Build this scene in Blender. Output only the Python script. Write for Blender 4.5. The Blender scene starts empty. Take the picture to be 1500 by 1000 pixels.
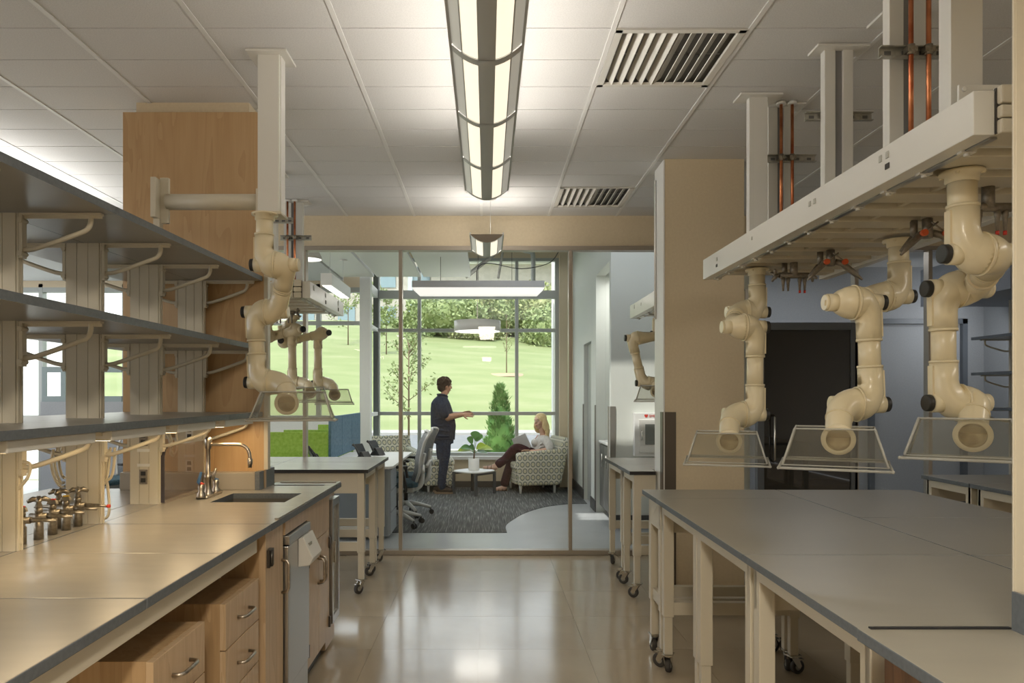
import bpy, bmesh, math, random
from mathutils import Vector, Matrix, Euler
PI = math.pi
random.seed(7)
C = bpy.context.scene.collection
SC = bpy.context.scene
FPX, CX, CY, EYE = 1057.0, 713.0, 579.0, 1.45

# ------------------------------------------------------------------ camera
cd = bpy.data.cameras.new('camera'); cam = bpy.data.objects.new('camera', cd); C.objects.link(cam)
cam.location = (0, 0, EYE); cam.rotation_euler = (PI / 2, 0, 0)
cd.sensor_width = 36; cd.lens = FPX / 1500 * 36
cd.shift_x = (750 - CX) / 1500; cd.shift_y = (CY - 500) / 1500
cd.clip_start = 0.05; cd.clip_end = 500
SC.camera = cam
# ------------------------------------------------------------------ exposure, sky, sun
SC.view_settings.view_transform = 'Standard'; SC.view_settings.look = 'None'
SC.view_settings.gamma = 1; SC.view_settings.use_curve_mapping = False
SC.view_settings.exposure = 0.35
SC.cycles.use_denoising = True
SC.cycles.max_bounces = 10; SC.cycles.transparent_max_bounces = 24
SC.cycles.diffuse_bounces = 5; SC.cycles.glossy_bounces = 4
SC.cycles.sample_clamp_indirect = 6
SC.cycles.caustics_reflective = False; SC.cycles.caustics_refractive = False
w = bpy.data.worlds.new('sky'); SC.world = w; w.use_nodes = True
nt = w.node_tree; nt.nodes.clear()
wo = nt.nodes.new('ShaderNodeOutputWorld'); bg = nt.nodes.new('ShaderNodeBackground')
tc = nt.nodes.new('ShaderNodeTexCoord'); sx = nt.nodes.new('ShaderNodeSeparateXYZ')
cr = nt.nodes.new('ShaderNodeValToRGB')
cr.color_ramp.elements[0].position = 0.0; cr.color_ramp.elements[0].color = (0.95, 0.975, 1.0, 1)
cr.color_ramp.elements[1].position = 0.9; cr.color_ramp.elements[1].color = (0.72, 0.83, 1.0, 1)
nt.links.new(tc.outputs['Generated'], sx.inputs[0]); nt.links.new(sx.outputs['Z'], cr.inputs[0])
nt.links.new(cr.outputs[0], bg.inputs['Color']); bg.inputs['Strength'].default_value = 2.15
nt.links.new(bg.outputs[0], wo.inputs[0])
sd = bpy.data.lights.new('sun', 'SUN'); sun = bpy.data.objects.new('sun', sd); C.objects.link(sun)
sd.energy = 3.2; sd.angle = math.radians(1.2); sd.color = (1.0, 0.96, 0.88)
sun.rotation_euler = Vector((0.42, 0.55, -1.0)).to_track_quat('-Z', 'Y').to_euler()   # high sun from behind and left of the building

def area_light(name, loc, size, size_y, energy, color, direction):
    ld = bpy.data.lights.new(name, 'AREA'); ld.shape = 'RECTANGLE'; ld.size = size; ld.size_y = size_y
    ld.energy = energy; ld.color = color
    o = bpy.data.objects.new(name, ld); C.objects.link(o); o.location = loc
    o.rotation_euler = Vector(direction).to_track_quat('-Z', 'Y').to_euler()
    return o
WARM = (1.0, 0.84, 0.62); COOL = (0.80, 0.90, 1.0)
for q in (-1, 1):
    u = area_light('uplight_long', (q*.07, 3.2, 2.74), 0.08, 2.3, 7.5, (1.0, .93, .83), (0, 0, -1)); u.rotation_euler = (0, math.atan2(-q, -.62), 0)
for q in (-1, 1):
    u = area_light('uplight_short', (q*.07, 5.97, 2.74), 0.08, 0.5, 2.6, (1.0, .93, .83), (0, 0, -1)); u.rotation_euler = (0, math.atan2(-q, -.62), 0)
# unseen fill lights added behind and beside the camera
area_light('fill_rear', (0, -0.9, 2.65), 0.3, 3.0, 84, (1.0, .90, .74), (0, 0, -1))
area_light('fill_rear_left', (-3.3, 0.6, 2.65), 0.3, 3.0, 26, (1.0, .92, .80), (0, 0, -1))
area_light('fill_rear_right', (3.6, 0.8, 2.65), 0.3, 3.0, 34, (1.0, .93, .82), (0, 0, -1))

area_light('uplight_left_bay', (-3.5, 5.3, 2.6), .3, 1.6, 14, (1, .97, .92), (0, 0, 1))
# ------------------------------------------------------------------ mesh helpers
def P(x, y, Y):
    return Vector(((x - CX) * Y / FPX, Y, EYE - (y - CY) * Y / FPX))

class MB:
    def __init__(s): s.v = []; s.f = []; s.m = []; s.sm = []
    def add(s, vs, fs, mi=0, smooth=False):
        b = len(s.v); s.v += [tuple(v) for v in vs]
        for f in fs: s.f.append([b + i for i in f]); s.m.append(mi); s.sm.append(smooth)
        return s
    def box(s, x0, x1, y0, y1, z0, z1, mi=0, side=None, M=None):
        x0, x1 = min(x0, x1), max(x0, x1); y0, y1 = min(y0, y1), max(y0, y1); z0, z1 = min(z0, z1), max(z0, z1)
        vs = [Vector(p) for p in ((x0,y0,z0),(x1,y0,z0),(x1,y1,z0),(x0,y1,z0),(x0,y0,z1),(x1,y0,z1),(x1,y1,z1),(x0,y1,z1))]
        if M: vs = [M @ v for v in vs]
        s.add(vs, [(0,3,2,1),(4,5,6,7)], mi)
        s.add(vs, [(0,1,5,4),(1,2,6,5),(2,3,7,6),(3,0,4,7)], mi if side is None else side)
        return s
    def tube(s, pts, r, seg=12, mi=0, caps=True, smooth=True, sy=1.0):
        pts = [Vector(p) for p in pts]; n = len(pts)
        rs = r if isinstance(r, (list, tuple)) else [r] * n
        tang = []
        for i in range(n):
            a = pts[max(i-1, 0)]; b = pts[min(i+1, n-1)]; t = b - a
            tang.append(t.normalized() if t.length > 1e-9 else Vector((0,0,1)))
        t = tang[0]; up = Vector((0,0,1)) if abs(t.z) < .9 else Vector((0,1,0))
        nrm = (up - t * up.dot(t)).normalized(); vs = []
        for i in range(n):
            t = tang[i]; nrm = nrm - t * nrm.dot(t)
            nrm = nrm.normalized() if nrm.length > 1e-6 else t.orthogonal().normalized()
            bi = t.cross(nrm)
            for k in range(seg):
                a = 2*PI*k/seg
                vs.append(pts[i] + nrm*math.cos(a)*rs[i] + bi*math.sin(a)*rs[i]*sy)
        fs = []
        for i in range(n-1):
            for k in range(seg):
                k2 = (k+1) % seg
                fs.append((i*seg+k, i*seg+k2, (i+1)*seg+k2, (i+1)*seg+k))
        s.add(vs, fs, mi, smooth)
        if caps:
            b = len(s.v) - len(vs)
            s.f.append([b+k for k in range(seg)][::-1]); s.m.append(mi); s.sm.append(False)
            s.f.append([b+(n-1)*seg+k for k in range(seg)]); s.m.append(mi); s.sm.append(False)
        return s
    def cyl(s, p0, p1, r0, r1=None, seg=16, mi=0, caps=True, smooth=True):
        return s.tube([p0, p1], [r0, r0 if r1 is None else r1], seg, mi, caps, smooth)
    def lathe(s, prof, o=(0,0,0), seg=24, mi=0, axis=(0,0,1), smooth=True):
        q = Vector(axis).to_track_quat('Z', 'Y'); o = Vector(o); n = len(prof); vs = []
        for r, z in prof:
            for k in range(seg):
                a = 2*PI*k/seg; vs.append(o + q @ Vector((r*math.cos(a), r*math.sin(a), z)))
        fs = [(i*seg+k, i*seg+(k+1)%seg, (i+1)*seg+(k+1)%seg, (i+1)*seg+k) for i in range(n-1) for k in range(seg)]
        return s.add(vs, fs, mi, smooth)
    def prism(s, poly, a0, a1, ax='x', mi=0, smooth=False):
        n = len(poly)
        def mk(p, a):
            return {'x': (a, p[0], p[1]), 'y': (p[0], a, p[1]), 'z': (p[0], p[1], a)}[ax]
        vs = [mk(p, a0) for p in poly] + [mk(p, a1) for p in poly]
        s.add(vs, [tuple(range(n))[::-1], tuple(range(n, 2*n))], mi)
        return s.add(vs, [(i, (i+1)%n, n+(i+1)%n, n+i) for i in range(n)], mi, smooth)
    def ell(s, c, r, seg=16, rings=10, mi=0, R=None):
        c = Vector(c); vs = []; fs = []
        for i in range(rings+1):
            th = PI*i/rings
            for k in range(seg):
                a = 2*PI*k/seg
                p = Vector((r[0]*math.sin(th)*math.cos(a), r[1]*math.sin(th)*math.sin(a), r[2]*math.cos(th)))
                vs.append(c + (R @ p if R else p))
        for i in range(rings):
            for k in range(seg):
                fs.append((i*seg+k, (i+1)*seg+k, (i+1)*seg+(k+1)%seg, i*seg+(k+1)%seg))
        return s.add(vs, fs, mi, True)
    def build(s, name, mats, parent=None, bevel=0, bseg=2):
        me = bpy.data.meshes.new(name); me.from_pydata(s.v, [], s.f)
        if not isinstance(mats, (list, tuple)): mats = [mats]
        for m in mats: me.materials.append(m)
        me.polygons.foreach_set('material_index', [min(i, len(mats)-1) for i in s.m])
        me.polygons.foreach_set('use_smooth', s.sm); me.update()
        bm = bmesh.new(); bm.from_mesh(me)
        bmesh.ops.remove_doubles(bm, verts=bm.verts, dist=1e-6)
        bmesh.ops.recalc_face_normals(bm, faces=bm.faces); bm.to_mesh(me); bm.free()
        o = bpy.data.objects.new(name, me); C.objects.link(o)
        if bevel:
            b = o.modifiers.new('bevel', 'BEVEL'); b.width = bevel; b.segments = bseg; b.limit_method = 'ANGLE'
            b.angle_limit = math.radians(40)
        setpar(o, parent)
        return o

def setpar(o, parent):
    if parent is not None:
        o.parent = parent
        if parent.type == 'EMPTY': o.matrix_parent_inverse = parent.matrix_basis.inverted()
def bez(a, b, c, d, n=8):
    a, b, c, d = map(Vector, (a, b, c, d)); out = []
    for i in range(n+1):
        t = i/n; u = 1-t
        out.append(a*u**3 + b*3*u*u*t + c*3*u*t*t + d*t**3)
    return out
def smooth_path(pts, n=6):
    pts = [Vector(p) for p in pts]; out = []
    for i in range(len(pts)-1):
        p0 = pts[max(i-1,0)]; p1 = pts[i]; p2 = pts[i+1]; p3 = pts[min(i+2, len(pts)-1)]
        for k in range(n):
            t = k/n
            out.append(0.5*((2*p1)+(-p0+p2)*t+(2*p0-5*p1+4*p2-p3)*t*t+(-p0+3*p1-3*p2+p3)*t**3))
    out.append(pts[-1]); return out
def tag(o, label=None, cat=None, group=None, kind=None):
    if label: o['label'] = label
    if cat: o['category'] = cat
    if group: o['group'] = group
    if kind: o['kind'] = kind
    return o
def thing(name, label, cat, loc=(0,0,0), rz=0, group=None):
    o = bpy.data.objects.new(name, None); C.objects.link(o); o.empty_display_size = .1
    o.location = loc; o.rotation_euler = (0,0,rz)
    o.matrix_basis = Matrix.Translation(Vector(loc)) @ Matrix.Rotation(rz, 4, 'Z')
    return tag(o, label, cat, group)
def struct(mb, name, mats, label=None, parent=None, bevel=0):
    return tag(mb.build(name, mats, parent, bevel), label, None, None, 'structure')
def copy_tree(o, parent=None):
    c = o.copy(); C.objects.link(c)
    if parent: c.parent = parent
    for ch in list(o.children): copy_tree(ch, c)
    return c
def dup(o, loc, rz=0, label=None, group=None):
    c = copy_tree(o); c.location = loc; c.rotation_euler = (0,0,rz)
    if label: c['label'] = label
    if group: c['group'] = group
    return c

# ------------------------------------------------------------------ materials
def mat(name, col, rough=.5, metal=0, spec=.5, emis=None, es=0, coat=0):
    m = bpy.data.materials.new(name); m.use_nodes = True
    b = m.node_tree.nodes['Principled BSDF']
    b.inputs['Base Color'].default_value = (*col, 1); b.inputs['Roughness'].default_value = rough
    b.inputs['Metallic'].default_value = metal; b.inputs['Specular IOR Level'].default_value = spec
    b.inputs['Coat Weight'].default_value = coat
    if emis: b.inputs['Emission Color'].default_value = (*emis, 1); b.inputs['Emission Strength'].default_value = es
    return m
def N(m, t, **k):
    n = m.node_tree.nodes.new(t)
    for a, v in k.items():
        if a in n.inputs: n.inputs[a].default_value = v
        else: setattr(n, a, v)
    return n
def L(m, a, b): m.node_tree.links.new(a, b)
def B(m): return m.node_tree.nodes['Principled BSDF']
def ramp(m, src, stops):
    r = N(m, 'ShaderNodeValToRGB'); e = r.color_ramp.elements
    while len(e) < len(stops): e.new(.5)
    for el, (p, c) in zip(e, stops): el.position = p; el.color = (*c, 1)
    L(m, src, r.inputs[0]); return r
def coords(m, scale=(1,1,1), rot=(0,0,0), kind='Object'):
    t = N(m, 'ShaderNodeTexCoord'); mp = N(m, 'ShaderNodeMapping')
    mp.inputs['Scale'].default_value = scale; mp.inputs['Rotation'].default_value = rot
    L(m, t.outputs[kind], mp.inputs[0]); return mp.outputs[0]
def bump(m, src, strength=.1, dist=.01):
    b = N(m, 'ShaderNodeBump', Strength=strength, Distance=dist); L(m, src, b.inputs['Height'])
    L(m, b.outputs[0], B(m).inputs['Normal'])
def speckle(m, c1, c2, scale=40, detail=3, lo=.35, hi=.65, b=0):
    n = N(m, 'ShaderNodeTexNoise', Scale=scale, Detail=detail); L(m, coords(m), n.inputs['Vector'])
    r = ramp(m, n.outputs['Fac'], [(lo, c1), (hi, c2)]); L(m, r.outputs[0], B(m).inputs['Base Color'])
    if b: bump(m, n.outputs['Fac'], b, .003)
    return m
def wood(name, c1, c2, c3, scale=(5,5,.55), rough=.35):
    m = mat(name, c2, rough, coat=.15)
    v = coords(m, scale)
    n1 = N(m, 'ShaderNodeTexNoise', Scale=1.3, Detail=3, Distortion=.6); L(m, v, n1.inputs['Vector'])
    wv = N(m, 'ShaderNodeMath', operation='MULTIPLY'); wv.inputs[1].default_value = 9; L(m, n1.outputs['Fac'], wv.inputs[0])
    fr = N(m, 'ShaderNodeMath', operation='FRACT'); L(m, wv.outputs[0], fr.inputs[0])
    v2 = coords(m, (scale[0]*14, scale[1]*14, scale[2]*3))
    n2 = N(m, 'ShaderNodeTexNoise', Scale=3, Detail=4); L(m, v2, n2.inputs['Vector'])
    mx = N(m, 'ShaderNodeMath', operation='MULTIPLY_ADD'); mx.inputs[1].default_value = .45; L(m, fr.outputs[0], mx.inputs[0])
    m2 = N(m, 'ShaderNodeMath', operation='MULTIPLY'); m2.inputs[1].default_value = .62; L(m, n2.outputs['Fac'], m2.inputs[0])
    L(m, m2.outputs[0], mx.inputs[2])
    r = ramp(m, mx.outputs[0], [(.1, c3), (.45, c2), (.85, c1)]); L(m, r.outputs[0], B(m).inputs['Base Color'])
    bump(m, n2.outputs['Fac'], .06, .002)
    return m
def thin_glass(name, tint=(.975,.99,.985), refl=1.0, milk=0.0, rough=0.0):
    m = bpy.data.materials.new(name); m.use_nodes = True; t = m.node_tree; t.nodes.clear()
    o = t.nodes.new('ShaderNodeOutputMaterial'); tr = t.nodes.new('ShaderNodeBsdfTransparent'); gl = t.nodes.new('ShaderNodeBsdfGlossy')
    tr.inputs[0].default_value = (*tint, 1); gl.inputs['Roughness'].default_value = rough
    fr = t.nodes.new('ShaderNodeLayerWeight'); fr.inputs[0].default_value = .5
    pw = t.nodes.new('ShaderNodeMath'); pw.operation = 'POWER'; pw.inputs[1].default_value = 4.5; t.links.new(fr.outputs['Facing'], pw.inputs[0])
    mu = t.nodes.new('ShaderNodeMath'); mu.operation = 'MULTIPLY_ADD'; mu.use_clamp = True; mu.inputs[1].default_value = .75*refl; mu.inputs[2].default_value = .045*refl; t.links.new(pw.outputs[0], mu.inputs[0])
    mx = t.nodes.new('ShaderNodeMixShader'); t.links.new(mu.outputs[0], mx.inputs[0]); t.links.new(tr.outputs[0], mx.inputs[1]); t.links.new(gl.outputs[0], mx.inputs[2])
    last = mx
    if milk:
        df = t.nodes.new('ShaderNodeBsdfDiffuse'); df.inputs[0].default_value = (.85,.85,.8,1)
        m2 = t.nodes.new('ShaderNodeMixShader'); m2.inputs[0].default_value = milk
        t.links.new(mx.outputs[0], m2.inputs[1]); t.links.new(df.outputs[0], m2.inputs[2]); last = m2
    t.links.new(last.outputs[0], o.inputs[0]); return m

M_ = {}
M_['wall'] = speckle(mat('cream_wall', (.66,.56,.40), .7), (.65,.55,.39), (.68,.58,.415), 60, b=.04)
M_['white_wall'] = speckle(mat('white_wall', (.78,.79,.76), .7), (.77,.78,.75), (.80,.81,.78), 60, b=.04)
M_['grey_wall'] = speckle(mat('blue_grey_wall', (.37,.385,.405), .7), (.36,.375,.395), (.39,.405,.425), 60, b=.04)
M_['tile'] = speckle(mat('ceiling_tile', (.66,.66,.66), .9), (.63,.63,.63), (.70,.70,.695), 160, b=.25)
M_['tbar'] = mat('ceiling_rail_white', (.74,.74,.73), .55)
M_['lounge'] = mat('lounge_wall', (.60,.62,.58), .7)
M_['void'] = mat('ceiling_void', (.16,.16,.16), .95)
M_['cream'] = mat('cream_metal', (.62,.57,.46), .38)
M_['carrier'] = mat('white_beam_paint', (.72,.71,.67), .26)
M_['snork'] = mat('ivory_duct', (.74,.65,.45), .32, coat=.2)
M_['snork_in'] = speckle(mat('ivory_duct_inside', (.55,.45,.26), .6), (.42,.33,.18), (.60,.50,.30), 25)
M_['black'] = mat('black_plastic', (.022,.021,.02), .45)
M_['rubber'] = mat('grey_rubber', (.06,.055,.05), .7)
M_['chrome'] = mat('chrome', (.62,.60,.55), .22, 1)
M_['nickel'] = speckle(mat('satin_nickel', (.48,.44,.38), .3, 1), (.42,.38,.32), (.54,.49,.43), 60)
M_['steel'] = mat('brushed_steel', (.50,.50,.50), .30, 1)
M_['brass'] = speckle(mat('dull_nickel_valve', (.32,.29,.24), .36, .85), (.27,.24,.19), (.38,.34,.28), 80)
M_['valve'] = speckle(mat('grey_taupe_valve', (.26,.23,.19), .42, .5), (.23,.20,.165), (.30,.265,.22), 80)
M_['copper'] = speckle(mat('copper_pipe', (.72,.26,.11), .28, 1), (.45,.13,.06), (.82,.34,.16), 9)
M_['red'] = mat('red_plastic', (.62,.05,.03), .4)
M_['blue'] = mat('blue_plastic', (.05,.14,.30), .4)
M_['yellow'] = mat('yellow_plastic', (.75,.50,.05), .4)
M_['galv'] = speckle(mat('galvanized_channel', (.44,.43,.38), .42, .5), (.38,.37,.33), (.50,.49,.44), 50)
def lam(name, c1, c2, rough):
    m = mat(name, c1, rough)
    n = N(m, 'ShaderNodeTexNoise', Scale=3.0, Detail=5); L(m, coords(m, (2, 7, 1)), n.inputs['Vector'])
    r = ramp(m, n.outputs['Fac'], [(.3, c1), (.7, c2)]); L(m, r.outputs[0], B(m).inputs['Base Color'])
    rr = N(m, 'ShaderNodeMapRange'); rr.inputs['To Min'].default_value = rough*.95; rr.inputs['To Max'].default_value = rough*1.08
    L(m, n.outputs['Fac'], rr.inputs[0]); L(m, rr.outputs[0], B(m).inputs['Roughness']); return m
M_['lam'] = lam('grey_taupe_worktop', (.305,.28,.24), (.32,.295,.25), .26)
M_['lamr'] = lam('grey_worktop', (.315,.295,.245), (.335,.315,.262), .33)
M_['edge'] = speckle(mat('slate_edge', (.12,.135,.15), .45), (.11,.125,.14), (.135,.15,.165), 90)
M_['dark_edge'] = mat('black_edge', (.025,.025,.028), .35)
M_['shelf'] = lam('grey_shelf', (.27,.255,.225), (.30,.285,.25), .30)
M_['oak'] = wood('oak_veneer', (.56,.375,.20), (.52,.34,.175), (.455,.285,.14), (3.2,3.2,.45))
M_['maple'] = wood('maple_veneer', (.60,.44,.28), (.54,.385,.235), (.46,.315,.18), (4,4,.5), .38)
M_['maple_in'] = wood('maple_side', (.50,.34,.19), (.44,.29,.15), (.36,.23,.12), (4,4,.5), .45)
M_['backsplash'] = lam('grey_backsplash', (.36,.325,.27), (.39,.35,.29), .3)
M_['white'] = mat('white_paint', (.78,.78,.76), .4)
M_['whitep'] = mat('white_plastic', (.75,.74,.70), .45)
M_['mull'] = mat('grey_mullion', (.40,.42,.40), .4, .3)
M_['alu'] = mat('beige_aluminium', (.42,.37,.31), .36, .5)
M_['dark_guard'] = mat('bronze_corner_guard', (.13,.11,.09), .35, .5)
M_['base'] = mat('dark_baseboard', (.055,.052,.05), .5)
M_['glass'] = thin_glass('clear_glass', (.985,.99,.985), .4)
M_['wglass'] = thin_glass('window_glass', (.98,.99,.97), .3)
M_['acryl'] = thin_glass('clear_acrylic', (.93,.93,.91), 1.1, .025, .03)
M_['acryl_edge'] = thin_glass('acrylic_edge', (.72,.70,.64), 1.6, .42, .12)
M_['smoke'] = thin_glass('smoked_acrylic', (.80,.74,.70), .8, .04, .03)
M_['smoke_edge'] = mat('smoked_acrylic_edge', (.07,.065,.08), .2)
M_['lens'] = mat('lit_lens', (.8,.75,.65), .5, emis=(1.0,.89,.70), es=.78)
M_['lens_dim'] = mat('dim_lens', (.62,.64,.60), .4, emis=(1.0,.95,.84), es=.16)
M_['fix'] = mat('grey_fixture', (.56,.57,.57), .4, .3)
M_['lamp'] = mat('lit_white', (.9,.9,.9), .5, emis=(1,.96,.9), es=1.5)
M_['lamp_soft'] = mat('lit_trough', (.9,.9,.9), .5, emis=(1,.95,.88), es=.6)
# ------------------------------------------------------------------ floor, ceiling
ZC = 3.087
def floor_mat(name, c1, c2, rough, sc=2.2):
    m = mat(name, c1, rough, spec=.6, coat=.12); B(m).inputs['Coat Roughness'].default_value = .06
    n = N(m, 'ShaderNodeTexNoise', Scale=sc, Detail=6); L(m, coords(m), n.inputs['Vector'])
    oi = N(m, 'ShaderNodeObjectInfo'); ad = N(m, 'ShaderNodeMath', operation='MULTIPLY_ADD'); ad.inputs[1].default_value = .22
    L(m, oi.outputs['Random'], ad.inputs[0]); L(m, n.outputs['Fac'], ad.inputs[2])
    r = ramp(m, ad.outputs[0], [(.35, c1), (.85, c2)]); L(m, r.outputs[0], B(m).inputs['Base Color'])
    n2 = N(m, 'ShaderNodeTexNoise', Scale=5.0, Detail=2); L(m, coords(m), n2.inputs['Vector']); bump(m, n2.outputs['Fac'], .10, .006)
    return m
M_['floor'] = floor_mat('tan_polished_vinyl', (.42,.345,.25), (.50,.42,.31), .15)
M_['vinyl'] = floor_mat('grey_vinyl_plank', (.40,.42,.43), (.48,.50,.51), .28)
floor = struct(MB().box(-8.2, 6.2, -3, 6.6, -.06, -.006), 'floor', M_['floor'], 'tan polished vinyl floor of the laboratory')
FT = .613
m0 = MB().box(0, FT-.0016, 0, FT-.0016, -.006, 0)
tile0 = m0.build('floor_tile', M_['floor'], floor); first = True
for i in range(-4, 6):
    for j in range(11):
        x = .567 + (i-1)*FT; y = -.1648 + j*FT
        if y + FT > 6.6: continue
        if abs(x) > .8*max(y, 1)+.7: continue
        o = tile0 if first else tile0.copy()
        if not first: C.objects.link(o)
        first = False; o.location = (x, y, 0)
fr = struct(MB().box(-8.2, 6.2, 6.6, 12.0, -.06, 0), 'floor_beyond', M_['vinyl'], 'pale grey vinyl floor beyond the glass partition')
fr.name = 'floor.001'
# ceiling
ceil = struct(MB().box(-8.2, 6.2, -3, 6.58, ZC+.03, ZC+.08), 'ceiling', M_['void'], 'suspended ceiling of white tiles')
TW, TD, X0, Y0 = .613, .3055, -.047, 3.217
tb = MB().box(.011, TW-.011, .0035, TD-.0035, ZC, ZC+.016)
ct0 = tb.build('ceiling_tile', M_['tile'], ceil); first = True
diff_cells = {(1, 0), (1, 1), (1, 8), (1, 9)}
back = MB()
for j in range(-20, 11):
    for i in range(-14, 11):
        x = X0 + i*TW; y = Y0 + j*TD
        if x < -8.3 or x+TW > 6.3: continue
        if (i, j) in diff_cells: continue
        if j >= -3 and -(.72*(y+TD)+.5) < x < .78*(y+TD)+.1:
            o = ct0 if first else ct0.copy()
            if not first: C.objects.link(o)
            first = False; o.location = (x, y, 0)
        else: back.box(x+.011, x+TW-.011, y+.0035, y+TD-.0035, ZC, ZC+.016)
tag(back.build('ceiling_tiles_outside_view', M_['tile'], ceil), kind='stuff').name = 'ceiling_tile_field'
for i in range(-13, 12):
    x = X0 + i*TW
    if -8.2 < x < 6.2: MB().box(x-.011, x+.011, -3, 6.58, ZC-.004, ZC+.02).build('ceiling_rail', M_['tbar'], ceil)
bayc = struct(MB().box(-8.2, -2.05, 6.62, 10.3, ZC, ZC+.06), 'ceiling', M_['tile'], 'white ceiling of the office bay behind the shelves'); bayc.name = 'ceiling.001'
# ceiling grilles
def grille(y0, label):
    x0 = X0+TW; t = thing('air_grille', label, 'vent', (x0+TW/2, y0+TD, ZC), group='louvred ceiling grilles')
    m = MB(); a, b, c, d = x0+.012, x0+TW-.012, y0+.006, y0+2*TD-.006
    m.box(a, b, c, c+.03, ZC-.006, ZC+.01); m.box(a, b, d-.03, d, ZC-.006, ZC+.01)
    m.box(a, a+.035, c, d, ZC-.006, ZC+.01); m.box(b-.035, b, c, d, ZC-.006, ZC+.01)
    m.build('frame', M_['carrier'], t, .002)
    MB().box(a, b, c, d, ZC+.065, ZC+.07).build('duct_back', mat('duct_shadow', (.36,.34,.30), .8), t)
    MB().box(a+.03, b-.03, (c+d)/2-.006, (c+d)/2+.006, ZC+.03, ZC+.06).build('cross_bar', M_['carrier'], t)
    n = 10; span = (b-a-.07)
    for k in range(n):
        xc = a+.035+span*(k+.5)/n; s = -1 if k < n/2 else 1
        mm = Matrix.Translation((xc, 0, ZC+.02)) @ Matrix.Rotation(math.radians(38 if s < 0 else 52)*s, 4, 'Y')
        MB().box(-.002, .002, c+.028, d-.028, -.031, .031, M=mm).build('louvre', M_['carrier'], t)
grille(Y0, 'large white louvred air grille in ceiling, nearer one right of the long lamp')
grille(Y0+8*TD, 'smaller looking white louvred air grille near the glass partition')

# ------------------------------------------------------------------ walls of the lab
struct(MB().box(-8.2, 6.2, -3.1, -3, 0, ZC+.03), 'wall_back', M_['wall'], 'cream wall behind the camera')
struct(MB().box(6.2, 6.3, -3, 9.1, 0, ZC+.03), 'wall_right', M_['grey_wall'], 'blue grey wall at far right')
# left outside wall with a long window
m = MB().box(-8.3, -8.2, -3, 10.4, 0, .9).box(-8.3, -8.2, -3, 10.4, 2.9, ZC+.1)
for y in (-3, -.4, 2.2, 4.8, 7.4, 10.3): m.box(-8.3, -8.2, y, y+.1, .9, 2.9)
struct(m, 'wall_left', M_['white_wall'], 'white outer wall with long windows behind the shelves')
# partition header, frame, glass
GY = 6.58
struct(MB().box(-2.05, 6.2, GY-.005, GY+.12, 2.807, ZC+.03), 'wall_partition', M_['wall'], 'cream bulkhead above the glass partition')
tr = struct(MB().box(-2.05, 6.2, GY-.035, GY+.06, 2.767, 2.807), 'trim_1', M_['alu'], 'beige aluminium top rail of the glass partition', bevel=.003)
struct(MB().box(-2.05, 1.30, GY-.03, GY+.05, 0, .045), 'trim_2', M_['alu'], 'beige aluminium bottom rail of the glass partition', bevel=.003)
struct(MB().box(1.30, 2.44, GY-.03, GY+.05, 0, .045).box(3.36, 6.2, GY-.03, GY+.05, 0, .045), 'trim_3', M_['alu'], 'aluminium bottom rail right of the column', bevel=.003)
xs = [-2.03, -1.656, -.784, .76, 2.44]
for k in range(len(xs)-1):
    wn = struct(MB().box(xs[k]+.012, xs[k+1]-.012, GY, GY+.008, .045, 2.767), 'window_%d' % (k+1), M_['glass'])
    struct(MB().box(xs[k]-.016, xs[k]+.016, GY-.03, GY+.05, .045, 2.767), 'mullion', M_['alu'], None, wn, .003)
xs = [3.36, 4.03, 5.2, 6.2]
for k in range(3):
    wn = struct(MB().box(xs[k]+.012, xs[k+1]-.012, GY, GY+.008, .045, 2.767), 'window_%d' % (k+5), M_['glass'])
    struct(MB().box(xs[k]-.018, xs[k]+.018, GY-.03, GY+.05, .045, 2.767), 'mullion', M_['alu'], None, wn, .003)
wn = struct(MB().box(2.49, 3.33, GY, GY+.008, 2.14, 2.767), 'window_8', M_['glass'])
# dark glossy door
mdg = mat('dark_glossy_glass', (.028,.025,.021), .03, spec=.9)
dr = struct(MB().box(2.52, 3.31, GY-.012, GY+.02, .01, 2.045), 'door_1', mdg, 'dark glossy glass door in a blue grey frame')
mfr = mat('blue_grey_frame', (.12,.135,.155), .4)
struct(MB().box(2.46, 2.52, GY-.03, GY+.04, 0, 2.11).box(3.31, 3.37, GY-.03, GY+.04, 0, 2.11).box(2.52, 3.31, GY-.03, GY+.04, 2.045, 2.11), 'door_frame', mfr, None, dr, .003)
MB().tube([(2.60, GY-.03, .85), (2.60, GY-.07, .87), (2.60, GY-.07, 1.25), (2.60, GY-.03, 1.27)], .010, 8).build('door_handle', M_['chrome'], dr)
# right column with base and corner guards
struct(MB().box(1.233, 1.785, 5.0, 5.25, 0, ZC+.03), 'wall_column', M_['wall'], 'cream square column between the benches', bevel=.003)
struct(MB().box(1.228, 1.79, 4.99, 5.0, 0, .10).box(1.222, 1.233, 4.99, 5.25, 0, .10), 'baseboard_column', M_['base'], 'dark baseboard round the cream column')
struct(MB().box(1.222, 1.233, 4.995, 5.25, .10, 3.08), 'trim_4', M_['white'], 'white edge trim down the column corner', bevel=.002)
struct(MB().box(1.233, 1.31, 4.992, 5.0, .10, 1.335).box(1.216, 1.222, 4.992, 5.06, .10, 1.335), 'trim_5', M_['dark_guard'], 'bronze corner guard on the cream column')
MB().cyl((1.214, 5.2, 2.0), (1.214, 5.2, 3.0), .008, seg=8).build('conduit', M_['white'], None)
tag(bpy.data.objects['conduit'], 'thin white conduit running down beside the column corner', 'pipe')
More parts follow.
